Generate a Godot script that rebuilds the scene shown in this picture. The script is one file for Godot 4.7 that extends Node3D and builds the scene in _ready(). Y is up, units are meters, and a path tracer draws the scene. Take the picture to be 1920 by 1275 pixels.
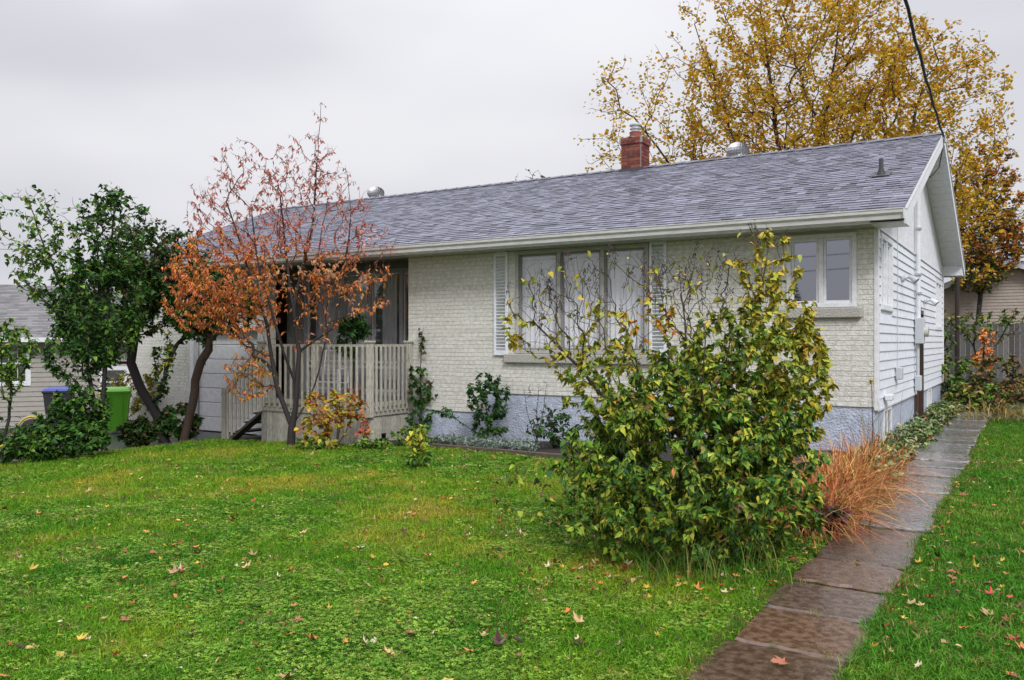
extends Node3D

# A painted-brick bungalow on a wet autumn day: lawn, lilac bush, flagged path, porch, trees.
# World axes: x runs along the front wall (house corner at x = 0), z comes out of the front wall, y is up, metres.

const SIDE := Vector3(0.8536, 0, -0.521)    # horizontal axis used for laying out plants (their left - right)
const AWAY := Vector3(-0.521, 0, -0.8536)   # horizontal axis used for laying out plants (their near - far)
const EYE := Vector3(1.74, 1.5, 11.9)

var rng := RandomNumberGenerator.new()
var mats := {}
var tex := {}
var counts := {}
var bumps: FastNoiseLite
var patch: FastNoiseLite


# ---------------------------------------------------------------- mesh building
class MB:
	var v := PackedVector3Array()
	var n := PackedVector3Array()
	var c := PackedColorArray()
	var col := Color.WHITE
	var colored := false

	func _put(p: Vector3, q: Vector3) -> void:
		v.append(p)
		n.append(q)
		if colored:
			c.append(col)

	func tri(a: Vector3, b: Vector3, d: Vector3) -> void:
		var q := (b - a).cross(d - a).normalized()
		_put(a, q)
		_put(d, q)
		_put(b, q)

	func quad(a: Vector3, b: Vector3, d: Vector3, e: Vector3) -> void:
		tri(a, b, d)
		tri(a, d, e)

	func hexa(p: Array) -> void:   # 8 corners: bottom ring 0..3 counter-clockwise from above, top ring 4..7
		quad(p[0], p[3], p[2], p[1])
		quad(p[4], p[5], p[6], p[7])
		for i in 4:
			var j := (i + 1) % 4
			quad(p[i], p[j], p[j + 4], p[i + 4])

	func box(lo: Vector3, hi: Vector3) -> void:
		hexa([Vector3(lo.x, lo.y, hi.z), Vector3(hi.x, lo.y, hi.z), Vector3(hi.x, lo.y, lo.z), Vector3(lo.x, lo.y, lo.z),
			Vector3(lo.x, hi.y, hi.z), Vector3(hi.x, hi.y, hi.z), Vector3(hi.x, hi.y, lo.z), Vector3(lo.x, hi.y, lo.z)])

	func obox(x: Transform3D, h: Vector3) -> void:
		var p := []
		for y in [-1, 1]:
			for s in [[-1, 1], [1, 1], [1, -1], [-1, -1]]:
				p.append(x * Vector3(s[0] * h.x, y * h.y, s[1] * h.z))
		hexa(p)

	func bar(a: Vector3, b: Vector3, w: float, d: float, up := Vector3.UP) -> void:   # a straight bar from a to b, w wide, d deep
		var y := (b - a).normalized()
		if absf(y.dot(up)) > 0.99:
			up = Vector3.BACK
		var x := up.cross(y).normalized()
		var z := x.cross(y).normalized()
		obox(Transform3D(Basis(x, y, z), (a + b) * 0.5), Vector3(w * 0.5, (b - a).length() * 0.5, d * 0.5))

	func soft_box(lo: Vector3, hi: Vector3, e: float) -> void:   # a box with chamfered edges
		var m := (lo + hi) * 0.5
		var h := (hi - lo) * 0.5
		e = minf(e, minf(h.x, minf(h.y, h.z)) * 0.9)
		var ax := [Vector3.RIGHT, Vector3.UP, Vector3.BACK]
		for i in 3:
			var j := (i + 1) % 3
			var k := (i + 2) % 3
			for s in [-1.0, 1.0]:
				var o: Vector3 = m + ax[i] * h[i] * s
				var a: Vector3 = ax[j] * (h[j] - e)
				var b: Vector3 = ax[k] * (h[k] - e)
				if s > 0:
					quad(o - a - b, o + a - b, o + a + b, o - a + b)
				else:
					quad(o - a - b, o - a + b, o + a + b, o + a - b)
		for i in 3:      # edges along axis i
			var j := (i + 1) % 3
			var k := (i + 2) % 3
			for s in [-1.0, 1.0]:
				for t in [-1.0, 1.0]:
					var l: Vector3 = ax[i] * (h[i] - e)
					var p: Vector3 = m + ax[j] * h[j] * s + ax[k] * (h[k] - e) * t
					var q: Vector3 = m + ax[j] * (h[j] - e) * s + ax[k] * h[k] * t
					if s * t < 0:
						quad(p - l, p + l, q + l, q - l)
					else:
						quad(p + l, p - l, q - l, q + l)
		for sx in [-1.0, 1.0]:
			for sy in [-1.0, 1.0]:
				for sz in [-1.0, 1.0]:
					var s := Vector3(sx, sy, sz)
					var p := m + Vector3(h.x, h.y - e, h.z - e) * s
					var q := m + Vector3(h.x - e, h.y, h.z - e) * s
					var r := m + Vector3(h.x - e, h.y - e, h.z) * s
					if sx * sy * sz > 0:
						tri(p, q, r)
					else:
						tri(p, r, q)

	func extrude(outline: PackedVector2Array, a: Vector3, b: Vector3, u: Vector3, w: Vector3) -> void:   # outline counter-clockwise in (u, w); b - a runs along u x w
		var m := outline.size()
		for i in m:
			var j := (i + 1) % m
			var p := u * outline[i].x + w * outline[i].y
			var q := u * outline[j].x + w * outline[j].y
			quad(a + p, a + q, b + q, b + p)
		var ix := Geometry2D.triangulate_polygon(outline)
		for i in range(0, ix.size(), 3):
			var p := []
			for k in 3:
				p.append(u * outline[ix[i + k]].x + w * outline[ix[i + k]].y)
			tri(a + p[2], a + p[1], a + p[0])
			tri(b + p[0], b + p[1], b + p[2])

	func tube(pts: PackedVector3Array, rad: PackedFloat32Array, sides := 6) -> void:
		if pts.size() < 2:
			return
		var ref := Vector3.RIGHT
		var rings := []
		for i in pts.size():
			var d: Vector3 = pts[mini(i + 1, pts.size() - 1)] - pts[maxi(i - 1, 0)]
			d = d.normalized()
			var x := (ref - d * ref.dot(d))
			if x.length() < 0.05:
				x = d.cross(Vector3.BACK)
			x = x.normalized()
			ref = x
			var z := d.cross(x)
			var ring := PackedVector3Array()
			for k in sides:
				var a := TAU * k / sides
				ring.append(x * cos(a) + z * sin(a))
			rings.append(ring)
		for i in pts.size() - 1:
			var r0: PackedVector3Array = rings[i]
			var r1: PackedVector3Array = rings[i + 1]
			for k in sides:
				var l := (k + 1) % sides
				var a := pts[i] + r0[k] * rad[i]
				var b := pts[i] + r0[l] * rad[i]
				var d := pts[i + 1] + r1[l] * rad[i + 1]
				var e := pts[i + 1] + r1[k] * rad[i + 1]
				_put(a, r0[k])
				_put(d, r1[l])
				_put(b, r0[l])
				_put(a, r0[k])
				_put(e, r1[k])
				_put(d, r1[l])

	func rod(a: Vector3, b: Vector3, r: float, sides := 8) -> void:
		tube(PackedVector3Array([a, b]), PackedFloat32Array([r, r]), sides)
		disc(a, a - b, r, sides)
		disc(b, b - a, r, sides)

	func disc(o: Vector3, d: Vector3, r: float, sides := 8) -> void:
		d = d.normalized()
		var x := d.cross(Vector3.UP if absf(d.y) < 0.9 else Vector3.RIGHT).normalized()
		var z := d.cross(x)
		for k in sides:
			var a := TAU * k / sides
			var b := TAU * (k + 1) / sides
			tri(o, o + (x * cos(a) + z * sin(a)) * r, o + (x * cos(b) + z * sin(b)) * r)

	func lathe(o: Vector3, prof: Array, sides := 16) -> void:   # prof: [radius, y] from the bottom up
		for i in prof.size() - 1:
			var p: Array = prof[i]
			var q: Array = prof[i + 1]
			for k in sides:
				var a := TAU * k / sides
				var b := TAU * (k + 1) / sides
				var u := Vector3(cos(a), 0, -sin(a))
				var w := Vector3(cos(b), 0, -sin(b))
				quad(o + u * p[0] + Vector3.UP * p[1], o + w * p[0] + Vector3.UP * p[1], o + w * q[0] + Vector3.UP * q[1], o + u * q[0] + Vector3.UP * q[1])

	func mesh() -> ArrayMesh:
		var a := []
		a.resize(Mesh.ARRAY_MAX)
		a[Mesh.ARRAY_VERTEX] = v
		a[Mesh.ARRAY_NORMAL] = n
		if colored:
			a[Mesh.ARRAY_COLOR] = c
		var m := ArrayMesh.new()
		if v.size() > 0:
			m.add_surface_from_arrays(Mesh.PRIMITIVE_TRIANGLES, a)
		return m


# ---------------------------------------------------------------- nodes
func numbered(called: String) -> String:
	var k: int = counts.get(called, 0)
	counts[called] = k + 1
	return called if k == 0 else "%s_%03d" % [called, k]

func tag(o: Node3D, label: String, category: String, group := "", kind := "") -> Node3D:
	if label:
		o.set_meta("label", label)
	if category:
		o.set_meta("category", category)
	if group:
		o.set_meta("group", group)
	if kind:
		o.set_meta("kind", kind)
	return o

func thing(called: String, label: String, category: String, group := "", at := Vector3.ZERO) -> Node3D:
	var o := Node3D.new()
	o.name = numbered(called)
	add_child(o)
	o.position = at
	return tag(o, label, category, group)

func part(parent: Node3D, called: String, m: Mesh, mt: Material, x := Transform3D.IDENTITY) -> MeshInstance3D:
	var o := MeshInstance3D.new()
	var key := "%d/%s" % [parent.get_instance_id(), called]
	var k: int = counts.get(key, 0)
	counts[key] = k + 1
	o.name = called if k == 0 else "%s_%03d" % [called, k]
	o.mesh = m
	o.material_override = mt
	o.transform = x
	parent.add_child(o, true)
	return o

func group_part(parent: Node3D, called: String) -> Node3D:
	var o := Node3D.new()
	var key := "%d/%s" % [parent.get_instance_id(), called]
	var k: int = counts.get(key, 0)
	counts[key] = k + 1
	o.name = called if k == 0 else "%s_%03d" % [called, k]
	parent.add_child(o, true)
	return o

func copies(parent: Node3D, called: String, m: Mesh, mt: Material, xs: Array, cols: PackedColorArray) -> MultiMeshInstance3D:
	var mm := MultiMesh.new()
	mm.transform_format = MultiMesh.TRANSFORM_3D
	mm.use_colors = cols.size() > 0
	mm.mesh = m
	mm.instance_count = xs.size()
	for i in xs.size():
		mm.set_instance_transform(i, xs[i])
		if cols.size() > 0:
			mm.set_instance_color(i, cols[i])
	var o := MultiMeshInstance3D.new()
	o.name = called
	o.multimesh = mm
	o.material_override = mt
	parent.add_child(o, true)
	o.set_meta("kind", "stuff")
	return o


# ---------------------------------------------------------------- materials
func noise_tex(key: String, seed_: int, freq: float, octaves: int, a: Color, b: Color, contrast := 1.0, size := 512, kind := FastNoiseLite.TYPE_SIMPLEX_SMOOTH) -> ImageTexture:
	if tex.has(key):
		return tex[key]
	var f := FastNoiseLite.new()
	f.seed = seed_
	f.noise_type = kind
	f.frequency = freq
	f.fractal_octaves = octaves
	var im := f.get_seamless_image(size, size)
	im.convert(Image.FORMAT_L8)
	var d := im.get_data()
	var lut := PackedByteArray()
	for i in 256:
		var t := clampf((i / 255.0 - 0.5) * contrast + 0.5, 0, 1)
		var q := a.lerp(b, t).linear_to_srgb()
		lut.append(int(clampf(q.r * 255, 0, 255)))
		lut.append(int(clampf(q.g * 255, 0, 255)))
		lut.append(int(clampf(q.b * 255, 0, 255)))
	var out := PackedByteArray()
	out.resize(d.size() * 3)
	for i in d.size():
		var k := d[i] * 3
		out[i * 3] = lut[k]
		out[i * 3 + 1] = lut[k + 1]
		out[i * 3 + 2] = lut[k + 2]
	tex[key] = ImageTexture.create_from_image(Image.create_from_data(size, size, false, Image.FORMAT_RGB8, out))
	return tex[key]

func bump_tex(key: String, seed_: int, freq: float, octaves: int, strength: float, size := 512) -> ImageTexture:
	if tex.has(key):
		return tex[key]
	var f := FastNoiseLite.new()
	f.seed = seed_
	f.frequency = freq
	f.fractal_octaves = octaves
	var im := f.get_seamless_image(size, size)
	im.convert(Image.FORMAT_RGBA8)
	im.bump_map_to_normal_map(strength)
	tex[key] = ImageTexture.create_from_image(im)
	return tex[key]

# colours are linear base colours
func mat(key: String, lin := Color.WHITE, rough := 0.8, opt := {}) -> StandardMaterial3D:
	if mats.has(key):
		return mats[key]
	var m := StandardMaterial3D.new()
	m.resource_name = key
	m.albedo_color = lin.linear_to_srgb()
	m.roughness = rough
	m.metallic = opt.get("metal", 0.0)
	m.metallic_specular = opt.get("spec", 0.5)
	if opt.has("tex"):
		m.albedo_texture = opt.tex
	if opt.has("bump"):
		m.normal_enabled = true
		m.normal_texture = opt.bump
		m.normal_scale = opt.get("bump_scale", 1.0)
	if opt.has("rough_tex"):
		m.roughness_texture = opt.rough_tex
	if opt.has("scale"):
		m.uv1_triplanar = true
		m.uv1_world_triplanar = opt.get("world", true)
		m.uv1_scale = opt.scale
	if opt.get("vcol", false):
		m.vertex_color_use_as_albedo = true
	if opt.has("back"):
		m.backlight_enabled = true
		m.backlight = opt.back
	if opt.get("alpha", 1.0) < 1.0:
		m.transparency = BaseMaterial3D.TRANSPARENCY_ALPHA
		m.albedo_color.a = opt.alpha
	m.cull_mode = BaseMaterial3D.CULL_DISABLED if opt.get("two", false) else BaseMaterial3D.CULL_BACK
	mats[key] = m
	return m

func tone(key: String, base: Color, k: float, rough: float, opt := {}) -> StandardMaterial3D:
	return mat(key, Color(base.r * k, base.g * k, base.b * k), rough, opt)


# ---------------------------------------------------------------- the lie of the land
func ground_y(x: float, z: float) -> float:
	var y := 0.0
	if x < -0.5:
		y = maxf(x + 0.5, -10.6) * 0.031
	if x < -11.1:
		y = lerpf(y, -0.41, smoothstep(-11.1, -11.55, x))
	if x < -16.0:
		y = -0.41 - 0.75 * smoothstep(-16.0, -22.0, x)
	if x > 1.1:
		y = 0.05 * minf(x - 1.1, 9.0)
	if z < -8.0:
		y += 0.25 * smoothstep(-8.0, -20.0, z)
	if z > 14.0:
		y = lerpf(y, -0.5, smoothstep(14.0, 22.0, z))
	return y

func lawn_y(x: float, z: float) -> float:
	return ground_y(x, z) + bumps.get_noise_2d(x * 10.0, z * 10.0) * 0.02

func bed_front(x: float) -> float:     # where the planting bed under the front wall ends
	if x < -7.5:
		return -0.5
	if x < -6.2:
		return 1.13
	return lerpf(1.13, 2.3, clampf((x + 6.2) / 5.2, 0, 1))

func _ready() -> void:
	# ---- camera
	var cam := Camera3D.new()
	cam.name = "camera"
	add_child(cam)
	cam.position = EYE
	cam.rotation_degrees = Vector3(0.09, 31.4, 0)
	cam.fov = 43.45
	cam.near = 0.05
	cam.far = 900.0
	cam.current = true
	# ---- sky: an even, wet overcast
	var env := Environment.new()
	env.background_mode = Environment.BG_SKY
	env.sky = Sky.new()
	env.sky.sky_material = overcast()
	env.tonemap_mode = Environment.TONE_MAPPER_LINEAR
	env.tonemap_exposure = 1.42
	env.sdfgi_enabled = true
	env.ssao_enabled = true
	env.ssil_enabled = true
	var we := WorldEnvironment.new()
	we.name = "environment"
	we.environment = env
	add_child(we)
	# ---- the sun behind the cloud
	var sun := DirectionalLight3D.new()
	sun.name = "sun"
	add_child(sun)
	sun.light_energy = 0.5
	sun.light_angular_distance = 16.0
	sun.light_color = Color(1.0, 0.995, 0.99)
	sun.shadow_enabled = true
	sun.look_at_from_position(Vector3(21, 27, 20), Vector3.ZERO)
	bumps = FastNoiseLite.new()
	bumps.seed = 5
	bumps.frequency = 0.05
	patch = FastNoiseLite.new()
	patch.seed = 11
	patch.frequency = 0.09
	patch.fractal_octaves = 4
	rng.seed = 20
	base_materials()
	build_ground()
	build_path()
	build_house()
	build_porch()
	build_neighbours()
	build_back_garden()
	build_trees()
	build_lilac_bush()
	build_beds()
	build_street_items()
	build_grass()
	build_fallen_leaves()

func overcast() -> PanoramaSkyMaterial:
	var w := 1024
	var h := 512
	var im := Image.create(w, h, false, Image.FORMAT_RGBF)
	var f := FastNoiseLite.new()
	f.seed = 3
	f.frequency = 0.9
	f.fractal_octaves = 4
	f.fractal_gain = 0.45
	for j in h:
		var el := (0.5 - (j + 0.5) / h) * PI
		var up := maxf(sin(el), 0.0)
		var lum := 0.52 * (1.0 + 1.7 * pow(up, 2.5))
		var cr := cos(el)
		for i in w:
			var az := TAU * (i + 0.5) / w
			var q := f.get_noise_3d(cr * cos(az) * 1.3, sin(el) * 3.4, cr * sin(az) * 1.3)
			var s := clampf(0.5 + q * 1.15, 0.0, 1.0)
			s = s * s * (3.0 - 2.0 * s)
			var k := lum * lerpf(0.86, 1.13, s)
			im.set_pixel(i, j, Color(k * 0.97, k * 0.972, k * lerpf(1.06, 1.02, s)))
	var p := PanoramaSkyMaterial.new()
	p.panorama = ImageTexture.create_from_image(im)
	return p

func base_materials() -> void:
	var grain := noise_tex("grain", 1, 0.05, 4, Color(0.72, 0.72, 0.72), Color(1, 1, 1), 1.4)
	var blotch := noise_tex("blotch", 2, 0.012, 5, Color(0.66, 0.66, 0.64), Color(1, 1, 1), 1.7)
	var paint := noise_tex("paint", 4, 0.015, 5, Color(0.86, 0.85, 0.82), Color(1, 1, 1), 1.5)
	var wood := noise_tex("wood", 5, 0.03, 4, Color(0.62, 0.6, 0.56), Color(1, 1, 1), 1.7)
	var rough := bump_tex("rough", 6, 0.06, 4, 5.0)
	mat("mortar", Color(0.64, 0.63, 0.58), 0.9, {tex = grain, scale = Vector3(1.5, 1.5, 1.5), bump = rough})
	mat("foundation", Color(0.50, 0.55, 0.67), 0.75, {tex = noise_tex("founding", 21, 0.014, 5, Color(0.78, 0.78, 0.76), Color(1, 1, 1), 1.8), scale = Vector3(0.8, 0.8, 0.8), bump = rough})
	mat("white_siding", Color(0.80, 0.83, 0.91), 0.45, {tex = paint, scale = Vector3(0.7, 0.7, 0.7)})
	mat("white_trim", Color(0.80, 0.81, 0.86), 0.45, {tex = paint, scale = Vector3(1.3, 1.3, 1.3)})
	mat("grey_trim", Color(0.46, 0.45, 0.43), 0.55, {tex = paint, scale = Vector3(1.3, 1.3, 1.3)})
	mat("stucco", Color(0.82, 0.83, 0.89), 0.7, {tex = paint, scale = Vector3(0.5, 0.5, 0.5), bump = rough, bump_scale = 0.4})
	mat("sash_grey", Color(0.24, 0.235, 0.23), 0.5)
	mat("soffit", Color(0.52, 0.51, 0.48), 0.6, {tex = blotch, scale = Vector3(0.9, 0.9, 0.9)})
	mat("gutter", Color(0.76, 0.75, 0.75), 0.4, {tex = noise_tex("gutterstain", 22, 0.02, 5, Color(0.78, 0.78, 0.77), Color(1, 1, 1), 1.8), scale = Vector3(0.4, 3.0, 3.0)})
	mat("sill", Color(0.50, 0.48, 0.44), 0.8, {tex = grain, scale = Vector3(1.2, 1.2, 1.2), bump = rough})
	mat("room_paint", Color(0.52, 0.49, 0.45), 0.9)
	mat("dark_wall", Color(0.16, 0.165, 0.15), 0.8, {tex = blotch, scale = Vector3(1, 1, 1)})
	mat("curtain", Color(0.66, 0.65, 0.68), 0.9, {two = true, back = Color(0.4, 0.4, 0.4)})
	mat("blind", Color(0.88, 0.88, 0.92), 0.7, {two = true, back = Color(0.3, 0.3, 0.3)})
	mat("glass", Color(0.55, 0.6, 0.66), 0.02, {alpha = 0.02})
	mat("mirror_glass", Color(0.29, 0.30, 0.33), 0.02, {metal = 1.0})
	mat("roof_deck", Color(0.16, 0.16, 0.18), 0.8)
	mat("shingle_field", Color.WHITE, 0.42, {vcol = true, tex = grain, scale = Vector3(2.5, 2.5, 2.5), bump = rough})
	for i in 7:
		var k: float = [0.10, 0.138, 0.176, 0.214, 0.25, 0.29, 0.33][i]
		mat("shingle%d" % i, Color(k * 0.93, k * 0.95, k * 1.24), 0.42, {vcol = true, tex = grain, scale = Vector3(2.5, 2.5, 2.5), bump = rough})
	for i in 5:
		var q: Color = [Color(0.75, 0.74, 0.69), Color(0.78, 0.77, 0.72), Color(0.72, 0.715, 0.66), Color(0.76, 0.745, 0.70), Color(0.74, 0.715, 0.67)][i]
		mat("brick%d" % i, q, 0.6, {tex = noise_tex("brickpaint", 24, 0.02, 5, Color(0.78, 0.77, 0.74), Color(1, 1, 1), 1.8), scale = Vector3(1.1, 1.1, 1.1), bump = rough, bump_scale = 0.7})
	for i in 4:
		var q: Color = [Color(0.20, 0.045, 0.03), Color(0.26, 0.06, 0.04), Color(0.16, 0.035, 0.028), Color(0.30, 0.09, 0.06)][i]
		mat("red_brick%d" % i, q, 0.85, {tex = grain, scale = Vector3(3, 3, 3), bump = rough})
	mat("chimney_mortar", Color(0.36, 0.33, 0.31), 0.9, {tex = grain, scale = Vector3(3, 3, 3)})
	mat("lead", Color(0.06, 0.06, 0.07), 0.5)
	mat("galvanised", Color(0.62, 0.63, 0.65), 0.35, {metal = 0.7, tex = paint, scale = Vector3(2, 2, 2)})
	mat("grey_box", Color(0.52, 0.54, 0.57), 0.5)
	mat("black_rubber", Color(0.012, 0.012, 0.014), 0.6)
	mat("cable", Color(0.012, 0.012, 0.014), 0.7)
	mat("porch_wood", Color(0.47, 0.45, 0.39), 0.7, {tex = wood, scale = Vector3(2.2, 0.5, 2.2), bump = rough, bump_scale = 0.4})
	mat("porch_wood_pale", Color(0.55, 0.525, 0.46), 0.7, {tex = wood, scale = Vector3(2.0, 0.45, 2.0), bump = rough, bump_scale = 0.4})
	mat("porch_wood_worn", Color(0.41, 0.395, 0.35), 0.75, {tex = wood, scale = Vector3(2.0, 0.45, 2.0), bump = rough, bump_scale = 0.4})
	mat("old_timber", Color(0.13, 0.10, 0.075), 0.7, {tex = wood, scale = Vector3(0.5, 2.0, 2.0), bump = rough})
	mat("dark_stair", Color(0.10, 0.085, 0.07), 0.7, {tex = wood, scale = Vector3(2.0, 2.0, 2.0)})
	mat("bark", Color(0.036, 0.029, 0.030), 0.75, {tex = wood, scale = Vector3(5, 1.6, 5), bump = rough})
	mat("bark_brown", Color(0.085, 0.05, 0.036), 0.75, {tex = noise_tex("barktex", 27, 0.03, 4, Color(0.4, 0.36, 0.34), Color(1, 1, 1), 2.0), scale = Vector3(5, 1.4, 5), bump = rough, bump_scale = 1.5})
	mat("twig", Color(0.06, 0.042, 0.042), 0.8)
	mat("leaf", Color.WHITE, 0.55, {spec = 0.28, vcol = true, back = Color(0.8, 0.8, 0.72), two = true})
	mat("lush", Color.WHITE, 0.5, {spec = 0.32, vcol = true, back = Color(0.35, 0.38, 0.25), two = true})
	mat("blade", Color.WHITE, 0.65, {spec = 0.25, vcol = true, back = Color(0.35, 0.38, 0.25), two = true})
	mat("litter", Color.WHITE, 0.5, {spec = 0.35, vcol = true, two = true})
	mat("vcol", Color.WHITE, 0.7, {vcol = true})
	mat("soil", Color(0.045, 0.034, 0.026), 0.85, {tex = noise_tex("soiltex", 31, 0.05, 5, Color(0.4, 0.38, 0.36), Color(1, 1, 1), 2.0), scale = Vector3(1.2, 1.2, 1.2), bump = rough, bump_scale = 2.0})

func pick(palette: Array) -> Color:      # palette: [Color, weight, Color, weight ...]
	var t := 0.0
	for i in range(1, palette.size(), 2):
		t += palette[i]
	var q := rng.randf() * t
	for i in range(0, palette.size(), 2):
		q -= palette[i + 1]
		if q <= 0:
			return palette[i]
	return palette[0]

func jitter(q: Color, k: float) -> Color:
	var s := 1.0 + rng.randf_range(-k, k)
	return Color(q.r * s * (1.0 + rng.randf_range(-0.08, 0.08)), q.g * s * (1.0 + rng.randf_range(-0.06, 0.06)), q.b * s)


# ---------------------------------------------------------------- ground, path, driveway
func struct(o: Node3D) -> Node3D:
	o.set_meta("kind", "structure")
	return o

func build_ground() -> void:
	var xs := PackedFloat32Array([-400, -200, -100, -60, -40, -30])
	var q := -26.0
	while q <= 10.01:
		xs.append(q)
		q += 0.4
	xs.append_array(PackedFloat32Array([14, 20, 35, 60, 120, 400]))
	var zs := PackedFloat32Array([-400, -200, -100, -60, -40, -30])
	q = -26.0
	while q <= 24.01:
		zs.append(q)
		q += 0.4
	zs.append_array(PackedFloat32Array([30, 40, 60, 120, 400]))
	var m := MB.new()
	for i in xs.size() - 1:
		for j in zs.size() - 1:
			var p := []
			for k in [[i, j + 1], [i + 1, j + 1], [i + 1, j], [i, j]]:
				p.append(Vector3(xs[k[0]], lawn_y(xs[k[0]], zs[k[1]]) - 0.012, zs[k[1]]))
			m.quad(p[0], p[1], p[2], p[3])
	var turf := noise_tex("turf", 41, 0.03, 5, Color(0.03, 0.045, 0.012), Color(0.07, 0.09, 0.022), 1.8)
	struct(part(self, "ground", m.mesh(), mat("turf", Color.WHITE, 0.9, {tex = turf, scale = Vector3(0.9, 0.9, 0.9), bump = tex["rough"], bump_scale = 2.0})))
	# driveway of wet asphalt in front of the garage
	var d := MB.new()
	d.soft_box(Vector3(-16.1, -0.55, 0.02), Vector3(-11.62, -0.385, 21.0), 0.02)
	struct(part(self, "driveway", d.mesh(), mat("asphalt", Color(0.085, 0.085, 0.09), 0.32, {tex = noise_tex("asph", 42, 0.03, 5, Color(0.55, 0.55, 0.55), Color(1, 1, 1), 1.8), scale = Vector3(0.6, 0.6, 0.6), bump = tex["rough"], bump_scale = 0.8})))
	# street behind the viewer
	var s := MB.new()
	s.box(Vector3(-80, -0.7, 21.0), Vector3(60, -0.44, 29.0))
	struct(part(self, "road", s.mesh(), mats["asphalt"]))
	# bare soil of the planting bed below the front wall and of the strip beside the side wall
	var b := MB.new()
	for i in 40:
		var x0 := -7.5 + i * 0.2
		var x1 := x0 + 0.2
		for k in 5:
			var p := []
			for c in [[x0, k + 1], [x1, k + 1], [x1, k], [x0, k]]:
				var z: float = lerpf(0.0, maxf(bed_front(c[0] + 0.001), 0.4) - 0.06, c[1] / 5.0)
				p.append(Vector3(minf(c[0], 0.42), ground_y(c[0], z) + 0.045 + bumps.get_noise_2d(c[0] * 40.0, z * 40.0) * 0.03, z))
			b.quad(p[0], p[1], p[2], p[3])
	for i in 45:
		var z0 := -9.0 + i * 0.2
		b.quad(Vector3(0.0, 0.035, z0 + 0.2), Vector3(0.44, 0.02, z0 + 0.2), Vector3(0.44, 0.02, z0), Vector3(0.0, 0.035, z0))
	struct(part(self, "planting_bed_soil", b.mesh(), mats["soil"]))

func build_path() -> void:
	var o := Node3D.new()
	o.name = "garden_path"
	add_child(o)
	struct(o)
	var stone := noise_tex("stone", 43, 0.012, 7, Color(0.45, 0.39, 0.36), Color(1.0, 0.98, 0.96), 2.2, 1024)
	var wet := noise_tex("wet", 44, 0.01, 4, Color(0.15, 0.15, 0.15), Color(1, 1, 1), 2.2)
	var tones := [Color(0.165, 0.092, 0.06), Color(0.13, 0.084, 0.062), Color(0.18, 0.108, 0.074), Color(0.145, 0.098, 0.078)]
	var z := 8.62
	var i := 0
	while z > -8.3:
		var m := MB.new()
		var w := 0.6
		var top := []
		var rim := []
		for c in 32:      # a cast flag with worn, slightly ragged edges
			var s := c / 8
			var u := (c % 8) / 8.0 * 2.0 - 1.0
			var e: Vector2 = [Vector2(u, 1), Vector2(1, -u), Vector2(-u, -1), Vector2(-1, u)][s]
			var chip := rng.randf_range(-0.004, 0.004) - (rng.randf_range(0.006, 0.028) if rng.randf() < 0.09 else 0.0) - (0.012 if c % 8 == 0 else 0.0)
			var r := Vector3(e.x * (w / 2 + chip), 0, e.y * (0.288 + chip))
			rim.append(r + Vector3(0, -0.014 + rng.randf_range(-0.003, 0.003), 0))
			top.append(r * 0.955)
		for c in 32:
			var d := (c + 1) % 32
			m.tri(Vector3.ZERO, top[c], top[d])
			m.quad(top[c], rim[c], rim[d], top[d])
			m.quad(rim[c], rim[c] + Vector3.DOWN * 0.05, rim[d] + Vector3.DOWN * 0.05, rim[d])
		var q: Color = tones[i % 4]
		if z < 4.4:      # greyer flags beyond the step: wet sky sheen painted into their colour
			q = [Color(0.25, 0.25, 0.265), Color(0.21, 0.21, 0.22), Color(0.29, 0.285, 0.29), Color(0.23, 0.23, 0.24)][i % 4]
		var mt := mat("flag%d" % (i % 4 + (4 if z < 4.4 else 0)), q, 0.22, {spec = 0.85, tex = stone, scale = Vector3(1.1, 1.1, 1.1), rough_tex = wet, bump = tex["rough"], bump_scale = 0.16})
		var y := 0.035 + rng.randf_range(-0.010, 0.014)
		if z > 4.4:
			y -= 0.01
		if z < 1.5:
			y += 0.02
		var tilt := Vector3(rng.randf_range(-0.02, 0.02), rng.randf_range(-0.025, 0.025), rng.randf_range(-0.012, 0.012))
		var x := 0.735 + rng.randf_range(-0.02, 0.02) + (0.03 if z < 4.4 and z > 0 else 0.0)
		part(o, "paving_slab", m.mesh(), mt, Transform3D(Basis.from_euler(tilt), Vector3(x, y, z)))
		z -= 0.607 + (0.05 if absf(z - 4.9) < 0.31 else 0.0)
		i += 1


# ---------------------------------------------------------------- the bungalow
const ROOF_SLOPE := 0.381
const EAVE_Z := 0.52
const EAVE_Y := 3.12
const RIDGE_Z := -4.75
const LEFT_X := -15.6
const BACK_Z := -9.5

func roof_y(z: float) -> float:
	return EAVE_Y + ROOF_SLOPE * (EAVE_Z - z) if z > RIDGE_Z else EAVE_Y + ROOF_SLOPE * (EAVE_Z - 2.0 * RIDGE_Z + z)

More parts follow.
